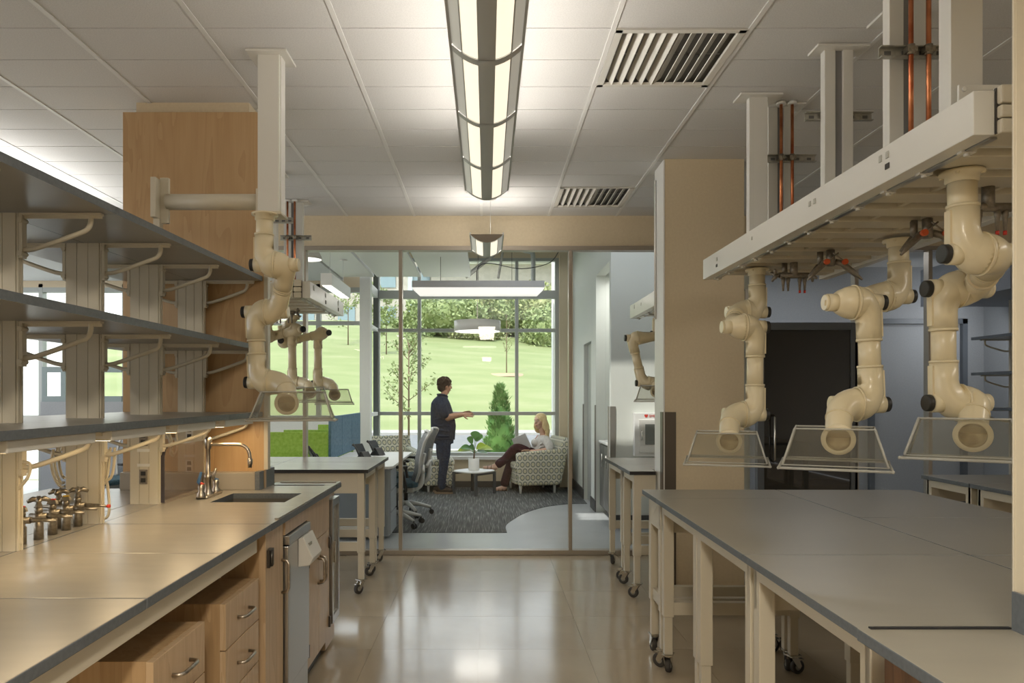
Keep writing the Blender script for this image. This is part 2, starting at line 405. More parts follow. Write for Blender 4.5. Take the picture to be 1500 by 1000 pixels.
# left column with oak cladding
struct(MB().box(-1.96, -1.33, 4.036, 4.3, .935, ZC+.03), 'wall_column_left', M_['wall'], 'white painted column top above the oak cladding')
ok = struct(MB().box(-2.017, -1.232, 4.0, 4.035, .935, 3.02), 'trim_6', M_['oak'], 'oak veneer cladding panel on the left column', bevel=.001)
struct(MB().box(-2.017, -1.98, 4.035, 4.30, .935, 3.02), 'side_panel', M_['oak'], None, ok)
struct(MB().box(-1.234, -1.212, 3.996, 4.04, 1.04, 3.0), 'edge_strip', M_['cream'], None, ok)
# ------------------------------------------------------------------ lounge and office shell
WX = 1.36
GW = M_['white_wall']
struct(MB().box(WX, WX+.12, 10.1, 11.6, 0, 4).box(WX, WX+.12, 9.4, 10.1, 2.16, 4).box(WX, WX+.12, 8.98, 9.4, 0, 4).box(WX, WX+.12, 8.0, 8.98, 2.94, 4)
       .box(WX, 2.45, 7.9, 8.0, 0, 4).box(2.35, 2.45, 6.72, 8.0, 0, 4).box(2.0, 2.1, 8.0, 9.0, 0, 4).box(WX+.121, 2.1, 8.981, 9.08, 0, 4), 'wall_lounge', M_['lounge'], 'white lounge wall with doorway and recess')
struct(MB().box(WX-.015, WX, 10.1, 11.5, 0, .14).box(WX-.015, WX, 8.98, 9.4, 0, .14).box(WX-.015, 2.35, 7.885, 7.9, 0, .14), 'baseboard_lounge', M_['base'], 'dark baseboard along the lounge wall')
struct(MB().box(WX-.012, WX, 8.0, 8.05, .14, 1.33).box(WX-.012, WX+.05, 7.888, 7.9, .14, 1.33).box(WX-.012, WX, 8.98, 9.05, .14, 1.33).box(WX-.012, WX, 10.1, 10.17, .14, 1.33), 'trim_7', mat('grey_corner_guard', (.22,.21,.19), .4, .3), 'grey corner guards on the lounge wall')
struct(MB().box(WX+.05, WX+.09, 9.4, 10.1, 0, 2.16), 'door_2', mat('grey_door', (.30,.31,.30), .4), 'grey door set in the lounge wall')
MG = M_['mull']
ZS, Z1, Z2, Z3a, Z3b, ZT = .49, 1.162, 2.49, 2.995, 3.125, 3.64
WY = 11.5
struct(MB().box(-1.8, WX+.1, WY+.02, WY+.2, 0, ZS-.03).box(-1.8, WX+.1, WY, WY+.2, ZT, 4.0).box(1.15, WX+.1, WY-.1, WY+.2, 0, 4).box(-8.3, -1.8, 10.35, 10.5, 3.0, 4.0), 'wall_far', M_['wall'], 'cream wall round the tall lounge window')
struct(MB().box(-1.74, 1.15, WY-.16, WY+.1, ZS-.05, ZS), 'window_sill', M_['white'], 'white sill under the tall lounge window').name = 'trim_8'
struct(MB().box(-1.74, 1.15, WY-.11, WY+.02, .1, ZS-.05), 'wall_sill', M_['wall'], 'cream low wall below the lounge window')
struct(MB().box(-1.74, 1.15, WY-.125, WY-.1, 0, .1), 'baseboard_far', M_['base'], 'dark baseboard below the lounge window')
# window with every pane its own
lw = struct(MB().box(-1.80, -1.71, WY, WY+.1, ZS, ZT).box(1.09, 1.16, WY, WY+.1, ZS, ZT), 'window_10', MG, 'tall grey framed lounge window')
for x in (-1.077, .479): MB().box(x-.027, x+.027, WY, WY+.1, ZS, ZT).build('mullion', MG, lw, .004)
for z0, z1 in ((ZS, ZS+.05), (Z1-.028, Z1+.028), (Z2-.026, Z2+.026), (Z3a, Z3b), (ZT-.05, ZT)):
    MB().box(-1.72, 1.10, WY+.002, WY+.098, z0, z1).build('transom', MG, lw, .004)
gx = [-1.72, -1.05+-.054, -1.05, .452, .506, 1.10]
for a, b in ((-1.72, -1.104), (-1.05, .452), (.506, 1.10)):
    for z0, z1 in ((ZS, Z1), (Z1, Z2), (Z2, Z3a), (Z3b, ZT)):
        MB().box(a, b, WY+.05, WY+.056, z0, z1).build('pane', M_['wglass'], lw)
sw = struct(MB().box(-1.80, -1.72, 10.40, 10.46, ZS-.4, ZT).box(-1.80, -1.72, 11.44, 11.5, ZS-.4, ZT), 'window_11', mat('dark_mullion', (.10,.115,.12), .4), 'narrow side window at the lounge corner')
for z0, z1 in ((.06, .12), (Z1-.028, Z1+.028), (Z2-.026, Z2+.026), (Z3a, Z3b), (ZT-.05, ZT)):
    MB().box(-1.795, -1.725, 10.46, 11.44, z0, z1).build('transom', M_['white'], sw)
for z0, z1 in ((.12, Z1), (Z1, Z2), (Z2, Z3a), (Z3b, ZT)):
    MB().box(-1.765, -1.76, 10.46, 11.44, z0, z1).build('pane', M_['wglass'], sw)
# column left of the side window
struct(MB().box(-1.80, -1.655, 10.22, 10.40, 0, 3.95), 'wall_pier', GW, 'white pier between office and lounge windows')
# long office window
ow = struct(MB().box(-8.2, -1.8, 10.35, 10.45, Z1-.06, Z1), 'window_12', MG, 'long office window beyond the desks')
for x in (-8.15, -6.4, -5.2, -4.0, -2.42): MB().box(x-.03, x+.03, 10.35, 10.45, .02 if x < -6 else Z1, 3.05).build('mullion', MG, ow)
for z0, z1 in ((Z2-.026, Z2+.026), (2.93, 3.05)): MB().box(-8.2, -1.8, 10.352, 10.448, z0, z1).build('transom', MG, ow)
for a, b in ((-6.37, -5.23), (-5.17, -4.03), (-3.97, -2.45), (-2.39, -1.8)):
    for z0, z1 in ((Z1, Z2-.026), (Z2+.026, 2.93)): MB().box(a, b, 10.40, 10.405, z0, z1).build('pane', M_['wglass'], ow)
MB().box(-8.12, -6.43, 10.40, 10.405, .02, 2.93).build('pane', M_['wglass'], ow)
sf = MB().box(-6.37, -5.23, 10.33, 10.36, 1.78, 1.86).box(-6.37, -5.23, 10.33, 10.36, 1.36, 1.44).box(-6.37, -6.31, 10.33, 10.36, 1.44, 1.78).box(-6.10, -6.04, 10.33, 10.36, 1.44, 1.78)
sf.build('sash', mat('green_grey_sash', (.25,.31,.31), .4), ow)
struct(MB().box(-5.2, -1.8, 10.30, 10.45, 0, Z1-.06), 'wall_office', GW, 'white low wall under the office window')
struct(MB().box(-6.37, -5.2, 10.30, 10.45, 0, 1.36), 'wall_office_grey', M_['grey_wall'], 'grey low wall under the sash window')
# ceiling clouds and roof
rf = struct(MB().box(-8.2, 2.5, 6.72, 11.7, 3.95, 4.1), 'ceiling_roof', mat('roof_deck', (.40,.42,.43), .7), 'pale roof deck above the lounge')
rf.name = 'ceiling.002'
cl = M_['white']
for a, b in ((-.88, -.26), (-1.53, -.92), (-2.03, -1.57)):
    struct(MB().box(a, b, 6.70, 10.05, 3.10, 3.14), 'ceiling_panel', cl, 'flat white ceiling panel hung beyond the glass', bevel=.003)
for i, o in enumerate([o for o in C.objects if o.name.startswith('ceiling_panel')]): o.name = 'ceiling.%03d' % (i+3)
tag(MB().box(-.262, -.225, 6.7, 10.05, 3.09, 3.16).build('trim_9', M_['white']), 'white edge strip of the hung ceiling panels', kind='structure')
struct(MB().box(-1.0, 1.36, 10.1, 10.3, 3.55, 3.95), 'trim_10', mat('beam_grey', (.30,.33,.33), .6), 'grey roof beam near the lounge window')
# other room right
struct(MB().box(2.45, 6.2, 9.0, 9.1, 0, 3.1), 'wall_right_room', M_['grey_wall'], 'blue grey back wall of the room on the right')
struct(MB().box(2.45, 6.2, 6.75, 9.0, 3.05, 3.12), 'ceiling_right_room', M_['tile'], 'ceiling of the right room').name = 'ceiling.010'
struct(MB().box(4.9, 6.1, 6.75, 8.15, 2.45, 2.86), 'wall_bulkhead', mat('blue_bulkhead', (.27,.29,.33), .6), 'blue grey bulkhead over the far shelves')
struct(MB().box(4.75, 4.81, 8.94, 9.0, 0, 2.4).box(5.9, 5.96, 8.94, 9.0, 0, 2.4).box(4.75, 5.96, 8.94, 9.0, 2.34, 2.40), 'door_3', mfr, 'blue grey framed opening in the far right room')
area_light('recess_fill', (1.68, 8.5, 2.9), .3, .5, 7, (1,.98,.94), (0, 0, -1))  # fill light added to brighten the recess, no fixture there
area_light('lounge_trough_light', (-.1, 8.6, 2.62), 1.4, .12, 6, (1,.95,.86), (0, 0, -1))
area_light('lounge_ring_light', (-.13, 10, 2.33), .6, .6, 6, (1,.96,.9), (0, 0, -1))
area_light('office_box_light', (-1.75, 8.4, 2.64), .1, 1.0, 5, (1,.96,.9), (0, 0, -1))
area_light('office_row_light', (-4.5, 8.4, 3.0), 1.5, .3, 22, (1,.97,.92), (0, 0, -1))
area_light('right_room_lamp', (3.6, 7.9, 3.0), 1.0, .3, 9, (.92,.95,1), (0, 0, -1))
area_light('right_room_glow', (5.75, 8.2, 2.4), .3, .8, 5, (.95,.97,1), (-.4, .6, -.5))
# carpet
mc = mat('grey_streaked_carpet', (.12,.125,.125), .95)
n = N(mc, 'ShaderNodeTexNoise', Scale=1.0, Detail=4); L(mc, coords(mc, (75, 2.6, 1), (0,0,.25)), n.inputs['Vector'])
r = ramp(mc, n.outputs['Fac'], [(.40, (.05,.053,.052)), (.56, (.10,.104,.10)), (.72, (.27,.28,.27))]); L(mc, r.outputs[0], B(mc).inputs['Base Color'])
bump(mc, n.outputs['Fac'], .3, .004)
edge = smooth_path([(.213,7.62,0),(.213,8.02,0),(.293,8.37,0),(.48,8.91,0),(.774,9.4,0),(1.11,9.64,0),(1.345,9.66,0)], 5)
poly = [(p.x, p.y) for p in edge] + [(1.345, 11.37), (-7.9, 11.37), (-7.9, 7.62)]
poly = [(p.x, p.y) for p in edge] + [(1.345, 11.37), (-1.73, 11.37), (-1.73, 10.2), (-7.9, 10.2), (-7.9, 7.62)]
cb = MB().prism(poly, 0, .006, 'z')
struct(cb, 'floor_carpet', mc, 'dark grey streaked carpet with a curved edge')

# ------------------------------------------------------------------ outdoors
def grass_mat():
    m = mat('lawn_grass', (.20,.36,.07), .9)
    n = N(m, 'ShaderNodeTexNoise', Scale=.25, Detail=8); L(m, coords(m, (1, 3, 1)), n.inputs['Vector'])
    r = ramp(m, n.outputs['Fac'], [(.3, (.185,.225,.085)), (.5, (.22,.255,.105)), (.72, (.275,.29,.145))]); L(m, r.outputs[0], B(m).inputs['Base Color'])
    return m
MGR = grass_mat()
def hz(x, y):
    if y < 28: return -.02
    t = min((y-28)/34, 1.0); left = 1.0 - .22*max(-1, min(1, (x-4)/16))
    return -.02 + 6.6*left*(t**.9)
nx, ny = 60, 50; gv = []; gf = []
for j in range(ny+1):
    y = 12.2 + (150-12.2)*(j/ny)**1.5
    for i in range(nx+1):
        x = -90 + 180*i/nx; gv.append((x, y, hz(x, y)))
for j in range(ny):
    for i in range(nx): a = j*(nx+1)+i; gf.append((a, a+1, a+nx+2, a+nx+1))
struct(MB().add(gv, gf, 0, True), 'lawn', MGR, 'bright green lawn rising to a hill')
struct(MB().box(-90, 90, 18.5, 26.2, -.02, .015), 'road', speckle(mat('grey_asphalt', (.17,.17,.175), .9), (.16,.16,.165), (.19,.19,.195), 3), 'grey road beyond the window')
struct(MB().box(-90, 90, 26.2, 28.2, -.02, .10).box(-90, 90, 18.0, 18.5, -.02, .08), 'sidewalk', mat('pale_concrete', (.38,.37,.35), .9), 'pale concrete sidewalk along the road')
struct(MB().box(-9, 8, 11.8, 12.4, -.1, -.01), 'patio', mat('pale_paving', (.6,.6,.58), .9), 'pale paving strip outside')
struct(MB().box(-11, -6.9, 12.6, 12.9, -.05, 5).box(.97+.16, 1.6, 12.3, 12.6, -.05, 5), 'wall_outside', mat('white_render', (.85,.85,.83), .8), 'white outside column, and white panel added for the overexposed window')  # left panel is added so the office window reads blown-out white
def leaf_mat(name, c1, c2):
    m = mat(name, c1, .8)
    n = N(m, 'ShaderNodeTexNoise', Scale=2.0, Detail=5); L(m, coords(m), n.inputs['Vector'])
    r = ramp(m, n.outputs['Fac'], [(.35, c1), (.65, c2)]); L(m, r.outputs[0], B(m).inputs['Base Color']); return m
LM = leaf_mat('olive_bush_leaves', (.19,.25,.09), (.32,.37,.17)); LM2 = leaf_mat('yellow_bush_leaves', (.25,.28,.10), (.37,.39,.19))
LD = leaf_mat('conifer_leaves', (.05,.15,.025), (.14,.30,.07)); BK = mat('bark', (.16,.11,.07), .9)
def blob_leaves(c, r, n, ls, rnd, core=.82):
    m = MB(); m.ell(c, (r[0]*core, r[1]*core, r[2]*core), 14, 9)
    for i in range(n):
        u = rnd.uniform(-1, 1); a = rnd.uniform(0, 2*PI); q = math.sqrt(1-u*u); k = rnd.uniform(.80, 1.08)*(1+.12*math.sin(5*a)+.1*math.sin(7*u+3*a))
        p = Vector((c[0]+r[0]*q*math.cos(a)*k, c[1]+r[1]*q*math.sin(a)*k, c[2]+r[2]*u*k))
        d1 = Vector([rnd.uniform(-1, 1) for _ in range(3)]).normalized()*ls*rnd.uniform(.5, 1.2); d2 = Vector([rnd.uniform(-1, 1) for _ in range(3)]).normalized()*ls
        m.add([p-d1, p+d2, p+d1, p-d2], [(0,1,2,3)])
    return m
rb = random.Random(3)
for k, (px, py, Y, rx, rz, mm, lab) in enumerate([
    (650, 462, 56, 2.5, 1.7, LM, 'rounded pale green bush on the hill left of centre'),
    (700, 458, 60, 2.2, 1.9, LM2, 'loose yellow green bush behind the rounded one'),
    (738, 462, 60, 2.2, 2.0, LM, 'olive bush on the hill just left of the window mullion'),
    (786, 458, 60, 2.4, 2.3, LM2, 'tall yellow green bush right of the window mullion'),
    (812, 490, 55, 1.9, 2.0, LM, 'green bush at the right window edge lower on the hill'),
    (690, 492, 56, 1.7, .7, LM2, 'low shrub at the foot of the hill bushes'),
    (610, 480, 60, 1.8, .8, LM, 'low green shrub left of the rounded bush')]):
    p = P(px, py, Y); b = blob_leaves(p, (rx*1.25, rx, rz), 2600, .17, rb).build('hill_bush', mm)
    tag(b, lab, 'bush', 'bushes on the hill')
def young_tree(p, h, cr, lab, n=500, ls=.05, z0=0):
    t = thing('young_tree', lab, 'tree', (p[0], p[1], z0), group='young trees on the lawn')
    m = MB(); m.cyl((p[0], p[1], z0), (p[0], p[1], z0+h*.9), .03*h/3, .012, 6); fo = MB()
    for k in range(16):
        a = rb.uniform(0, 2*PI); z = z0+h*rb.uniform(.28, .85); e = Vector((p[0]+cr*math.cos(a)*rb.uniform(.5, 1), p[1]+cr*math.sin(a), z+h*.16))
        s0 = Vector((p[0], p[1], z)); m.tube([s0, (s0+e)/2+Vector((0,0,-.02)), e], [.010, .008, .004], 5)
        for q in range(n//16):
            c = s0.lerp(e, rb.uniform(.25, 1.05)) + Vector([rb.gauss(0, cr*.08) for _ in range(3)])
            d1 = Vector([rb.uniform(-1, 1) for _ in range(3)]).normalized()*ls; d2 = Vector([rb.uniform(-1, 1) for _ in range(3)]).normalized()*ls*.6
            fo.add([c-d1, c+d2, c+d1, c-d2], [(0,1,2,3)])
    m.build('trunk', BK, t); tag(fo.build('foliage', LM, t), kind='stuff')
young_tree((-1.75, 16.2), 3.0, .75, 'thin young tree outside behind the loveseat', 900, .045)
young_tree(P(566, 500, 45)*1, 4.6, 1.3, 'small round tree before the pale building', 1200, .12, hz(0, 45))
young_tree((P(742, 540, 40).x, 40), 3.6, .45, 'staked sapling in a mulch ring on the hill', 90, .06, hz(0, 40))
young_tree((P(510, 470, 48).x, 48), 5.0, 1.5, 'sparse tree beyond the office window', 700, .10, hz(0, 48))
tag(MB().lathe([(0,.05),(.9,.02),(1.05,-.15)], (P(742, 540, 40).x, 40, hz(2, 40)), 20).build('mulch_ring', mat('mulch', (.42,.30,.2), .95)), 'brown mulch ring round the staked sapling', 'mulch')
# arborvitae
ct = thing('conifer', 'dense dark green cone shaped conifer outside between man and woman', 'tree', (.26, 14.0, 0))
MB().cyl((.26, 14, 0), (.26, 14, .5), .05, .04, 8).build('trunk', BK, ct)
m = MB(); m.lathe([(.02, .05), (.24, .25), (.26, .5), (.20, .95), (.11, 1.35), (.02, 1.55), (0, 1.56)], (.26, 14, 0), 14)
for i in range(230):
    z = 1.62*(rb.random()**1.15); rad = .30*(1-(z/1.72)**1.7)*min(1, .8+z*.6)*rb.uniform(.8, 1.12); a = rb.uniform(0, 2*PI)
    cc = Vector((.26+rad*math.cos(a), 14+rad*math.sin(a), z)); o = Vector((math.cos(a), math.sin(a), 0)); sp = rb.uniform(.035, .06)
    for q in range(26):
        p = cc + Vector([rb.gauss(0, sp*.6) for _ in range(3)]); up = (Vector((0,0,1))+o*rb.uniform(.1, .9)+Vector((rb.gauss(0,.25), rb.gauss(0,.25), 0)))*rb.uniform(.04, .08)
        aa = rb.uniform(0, PI); sdv = Vector((math.cos(aa), math.sin(aa), 0))*.012
        m.add([p-sdv, p+sdv, p+up], [(0,1,2)])
tag(m.build('foliage', LD, ct), kind='stuff')
# buildings beyond the hill
WB = speckle(mat('pale_siding', (.42,.39,.34), .8), (.40,.37,.32), (.46,.42,.37), 2)
bl = thing('pale_building', 'pale building with rows of windows behind the hill', 'building', (-14, 82, 6))
MB().box(-34, 1.5, 80, 92, 3, 17.8).build('wall', WB, bl)
for x in (-30, -25.5, -21, -16.5, -12, -8.2):
    for z in (9.0, 13.4):
        MB().box(x, x+1.9, 79.9, 80, z, z+2.3).build('window', mat('pale_blue_glass', (.22,.30,.34), .2), bl)
MB().box(-8.7, -8.2, 79.7, 80, 3, 17.8).build('downpipe', mat('pale_trim', (.5,.6,.65), .6), bl)
bl2 = thing('grey_roofed_house', 'low pale house with a grey pitched roof behind the bushes', 'building', (8, 78, 8))
MB().box(-6, 16, 78, 92, 6, 17.0).build('wall', WB, bl2)
MB().prism([(-7.5, 16.9), (-4.0, 20.5), (3.0, 20.5), (13, 16.0), (13, 15.5), (-7.5, 16.4)], 76, 93, 'y').build('roof', mat('grey_roof', (.12,.135,.155), .8), bl2)
MB().box(-7, 14, 77.7, 78, 15.6, 16.0).build('fascia', mat('white_trim', (.75,.74,.7), .7), bl2)
# ------------------------------------------------------------------ left bench
ZL = .935; XF = -.863; XB = -1.555; XP = -1.69
wt = thing('worktop', 'grey taupe left worktop with slate edge and sink cut-out', 'worktop', (XF, 3, ZL))
T = .028
def slab(b, x0, x1, y0, y1, z=ZL, t=T): b.box(x0, x1, y0, y1, z-t, z, 0, 1); return b
for y0, y1 in ((.55, 1.832), (1.835, 2.3555), (2.357, 2.895)):
    slab(MB(), XB, XF, y0, y1).build('worktop_slab', [M_['lam'], M_['edge']], wt, .003)
SX0, SX1, SY0, SY1 = -1.335, -.975, 3.48, 3.80
b = MB(); slab(b, XB, SX0, 2.898, 4.14); slab(b, SX1, XF, 2.898, 4.14); slab(b, SX0, SX1, 2.898, SY0); slab(b, SX0, SX1, SY1, 4.14)
b.build('sink_slab', [M_['lam'], M_['edge']], wt)
slab(MB(), -1.25, XF, 4.15, 4.286).build('end_slab', [M_['lam'], M_['edge']], wt, .003)
MB().box(XF-.02, XF-.002, 3.0, 4.28, ZL, ZL+.006).box(-1.22, XF-.02, 4.262, 4.282, ZL, ZL+.006).build('raised_rim', M_['lam'], wt, .002)
MB().box(-1.22, XF-.07, 4.136, 4.154, ZL-.01, ZL+.0025).build('joint_strip', M_['dark_edge'], wt)
slab(MB(), XP, XB-.003, .55, 3.995).build('ledge_slab', [M_['lam'], M_['edge']], wt)
slab(MB(), -2.42, XP-.003, .55, 3.0).build('rear_slab', [M_['lam'], M_['edge']], wt, .003)
slab(MB(), -2.42, XP-.003, 3.003, 3.995).build('rear_slab', [M_['lam'], M_['edge']], wt, .003)
struct(MB().box(-2.0, -1.26, 3.93, 3.998, ZL, 1.03), 'trim_11', M_['backsplash'], 'grey backsplash below the oak panel', bevel=.003)
struct(MB().box(-1.262, -1.235, 3.925, 4.20, ZL, 1.035), 'trim_12', M_['edge'], 'slate end piece of the backsplash', bevel=.002)
# sink
sk = thing('sink', 'undermounted dark grey sink basin in left worktop', 'sink', (-1.15, 3.64, ZL-.2))
b = MB(); g = .012
b.box(SX0-g, SX0, SY0-g, SY1+g, ZL-.22, ZL-.027).box(SX1, SX1+g, SY0-g, SY1+g, ZL-.22, ZL-.027).box(SX0, SX1, SY0-g, SY0, ZL-.22, ZL-.027).box(SX0, SX1, SY1, SY1+g, ZL-.22, ZL-.027)
b.box(SX0, SX1, SY0, SY1, ZL-.232, ZL-.22); b.build('basin', mat('sink_resin', (.10,.095,.085), .4), sk)
MB().cyl((-1.15, 3.64, ZL-.22), (-1.15, 3.64, ZL-.215), .04, seg=20).build('drain', M_['chrome'], sk)
# bench frame rail below the front edge
rl = wt
MB().box(-.905, -.885, .55, 2.78, .845, .905).build('front_rail', M_['cream'], rl, .002)
for y in (1.2, 1.86, 2.44): MB().box(-.93, -.905, y, y+.07, .835, .848).cyl((-.92, y+.035, .825), (-.92, y+.035, .836), .008, seg=8).build('bracket_clip', M_['cream'], rl)
MB().box(-1.60, -1.56, .55, 3.9, .30, .905).build('core_panel', M_['cream'], rl)
# base cabinets
def pull(b, x, y, z0, z1, r=.006, d=.032):
    b.tube([(x, y, z0), (x+d*.8, y, z0+.004), (x+d, y, z0+.02), (x+d, y, z1-.02), (x+d*.8, y, z1-.004), (x, y, z1)], r, 8); return b
def hpull(b, x, y0, y1, z, r=.006, d=.03):
    b.tube([(x, y0, z), (x+d*.8, y0+.004, z), (x+d, y0+.018, z), (x+d, y1-.018, z), (x+d*.8, y1-.004, z), (x, y1, z)], r, 8); return b
def drawer_unit(y0, y1, label, n=4):
    t = thing('drawer_unit', label, 'cabinet', (-1.15, y0, 0), group='maple drawer units under the left bench')
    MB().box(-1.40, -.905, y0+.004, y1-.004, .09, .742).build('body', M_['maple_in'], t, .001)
    MB().box(-1.40, -.93, y0+.02, y1-.02, .0, .09).build('plinth', M_['base'], t)
    hs = .645/n
    for k in range(n):
        z1 = .742-k*hs; z0 = z1-hs+.004
        d = MB().box(-.905, -.885, y0, y1, z0, z1).build('drawer', M_['maple'], t, .0015)
        hpull(MB(), -.885, (y0+y1)/2-.06, (y0+y1)/2+.06, (z0+z1)/2).build('handle', M_['nickel'], d)
drawer_unit(1.915, 2.265, 'maple drawer unit under the left bench, nearer of two, mostly cropped')
drawer_unit(2.445, 2.80, 'maple drawer unit under the left bench, beside the tall filler door')
cb = thing('base_cabinet', 'maple filler cabinet with vertical bar pull beside the washer', 'cabinet', (-1.1, 3.0, 0))
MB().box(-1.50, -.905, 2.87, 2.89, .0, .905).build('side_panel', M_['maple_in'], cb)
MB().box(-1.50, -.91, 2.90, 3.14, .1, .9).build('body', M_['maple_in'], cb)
MB().box(-.905, -.88, 2.87, 2.895, .0, .905).build('front_stile', M_['maple'], cb)
d = MB().box(-.908, -.886, 2.90, 3.14, .1, .90).build('door', M_['maple'], cb, .0015)
pull(MB(), -.886, 3.115, .60, .74).build('handle', M_['nickel'], d)
MB().box(-.886, -.868, 2.885, 2.945, .76, .83).cyl((-.864, 2.90, .765), (-.864, 2.90, .825), .006, seg=8).build('hinge', mat('dark_hinge', (.10,.09,.08), .4, .8), d)
dw = thing('glassware_washer', 'stainless steel undercounter washer with tilted white control box', 'washer', (-1.1, 3.3, 0))
MB().box(-1.45, -.90, 3.155, 3.53, .02, .865).build('body', M_['base'], dw)
MB().box(-.90, -.868, 3.155, 3.53, .17, .79).build('door', M_['steel'], dw, .004)
MB().box(-.90, -.862, 3.155, 3.53, .795, .835).build('top_strip', M_['steel'], dw, .003)
MB().box(-.90, -.875, 3.155, 3.53, .03, .163).build('kick_panel', M_['steel'], dw, .003)
MB().box(-.905, -.88, 3.15, 3.535, .84, .905).build('filler_panel', M_['maple'], dw)
cbx = MB().prism([(-.868, .66), (-.868, .79), (-.845, .80), (-.80, .70), (-.815, .668)], 3.32, 3.50, 'y').build('control_box', M_['whitep'], dw, .003)
MB().box(-.829, -.823, 3.35, 3.40, .735, .765).build('label_plate', M_['galv'], cbx)
sc_ = thing('sink_cabinet', 'maple sink cabinet with paired curved door pulls', 'cabinet', (-1.1, 3.8, 0))
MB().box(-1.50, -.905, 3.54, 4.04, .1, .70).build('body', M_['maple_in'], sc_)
MB().box(-1.45, -.93, 3.54, 4.04, 0, .1).build('plinth', M_['base'], sc_)
MB().box(-.905, -.882, 3.54, 4.04, .704, .905).build('false_front', M_['maple'], sc_, .0015)
for a, b_, hy in ((3.54, 3.788, 3.765), (3.792, 4.04, 3.815)):
    d = MB().box(-.905, -.882, a, b_, .10, .70).build('door', M_['maple'], sc_, .0015)
    pull(MB(), -.882, hy, .47, .60, .0065, .035).build('handle', M_['nickel'], d)
    MB().box(-.885, -.872, (a+.003 if a < 3.6 else b_-.02), (a+.02 if a < 3.6 else b_-.003), .60, .66).box(-.885, -.872, (a+.003 if a < 3.6 else b_-.02), (a+.02 if a < 3.6 else b_-.003), .16, .22).build('hinge', bpy.data.materials['dark_hinge'], d)
ep = thing('end_cabinet', 'narrow end cabinet with perforated steel framed door', 'cabinet', (-1.1, 4.2, 0))
MB().box(-1.5, -.905, 4.045, 4.28, 0.02, .90).build('body', M_['maple'], ep)
b = MB().box(-.905, -.870, 4.075, 4.10, .16, .86).box(-.905, -.870, 4.235, 4.26, .16, .86).box(-.905, -.870, 4.10, 4.235, .82, .86).box(-.905, -.870, 4.10, 4.235, .16, .20)
b.build('door_frame', M_['steel'], ep)
MB().box(-.903, -.885, 4.10, 4.235, .20, .82).build('door_panel', M_['galv'], ep)
MB().box(-.89, -.862, 4.11, 4.13, .50, .62).build('latch', M_['nickel'], ep)
MB().box(-.905, -.895, 4.085, 4.065, .3, .7).build('label_plate', M_['whitep'], ep)
# ------------------------------------------------------------------ shelving unit
Z_MID, Z_LOW = 1.722, 1.359
def ztop(y): return 2.0725 + (y-1.838)*(2.108-2.0725)/(4.0-1.838)
su = thing('shelving_unit', 'double sided bench shelving unit with three tiers on cream posts', 'shelving', (XB, 3, ZL))
posts = [1.87, 2.382, 2.895, 3.417, 3.945]
for py in posts:
    zt = ztop(py)-.028
    b = MB(); w = (XB-XP)/3
    for k in range(3): b.box(XP+w*k+.001, XP+w*(k+1)-.001, py, py+.028, ZL, zt)
    b.box(XP+.001, XB-.001, py+.003, py+.026, ZL, zt)
    b.box(XB, XB+.007, py+.002, py+.010, ZL, zt).box(XB, XB+.007, py+.020, py+.028, ZL, zt).box(XB+.0, XB+.003, py+.010, py+.020, ZL, zt)
    po = b.build('post', M_['cream'], su)
    if py in (3.417, 3.945):
        for z in (1.065, 1.245):
            pl = MB().box(XP+.045, XP+.085, py-.004, py, z-.034, z+.034).build('outlet', M_['valve'] if py < 3.9 else M_['whitep'], po, .002)
            MB().box(XP+.054, XP+.076, py-.006, py-.003, z+.006, z+.026).box(XP+.054, XP+.076, py-.006, py-.003, z-.026, z-.006).build('socket', M_['black'] if py < 3.9 else M_['rubber'], po)
            MB().box(XP+.035, XP+.095, py-.001, py, z-.062 if z > 1.1 else z+.048, z-.048 if z > 1.1 else z+.062).build('label_strip', M_['whitep'], po)
XS = -1.24; XM = -1.622; XR = -2.005
joints = [1.25, 1.832, 2.414, 2.945, 3.477, 3.992]
def board(y0, y1, side, z0f, tier, th=.026):
    # outline with a notch round the post
    g = .0012; a, c = y0+g, y1-g
    py = [p for p in posts if a-.02 < p < c]
    if side > 0:
        out = [(XS, a), (XS, c)]
        inner = XM+g; notch = XB+.009
    else:
        out = [(XR, a), (XR, c)]; inner = XM-g; notch = XP-.002
    pts = list(out)
    if tier < 2:
        pts.append((inner, c))
        for p in sorted(py, reverse=True):
            if p+.034 < c: pts += [(inner, p+.031), (notch, p+.031), (notch, p-.003), (inner, p-.003)]
            else: pts = pts[:2] + [(notch, c), (notch, p-.003), (inner, p-.003)]
        pts.append((inner, a))
    else: pts += [(inner, c), (inner, a)]
    n = len(pts); b = MB()
    vs = [(x, y, z0f(y)-th) for x, y in pts] + [(x, y, z0f(y)) for x, y in pts]
    b.add(vs, [tuple(range(n))[::-1], tuple(range(n, 2*n))], 0)
    b.add(vs, [(i, (i+1) % n, n+(i+1) % n, n+i) for i in range(n)], 1)
    return b.build('shelf_board', [M_['shelf'], M_['edge']], su)
for tier, zf in enumerate((lambda y: Z_LOW, lambda y: Z_MID, ztop)):
    for k in range(5):
        for s in (1, -1): board(joints[k], joints[k+1], s, zf, tier)
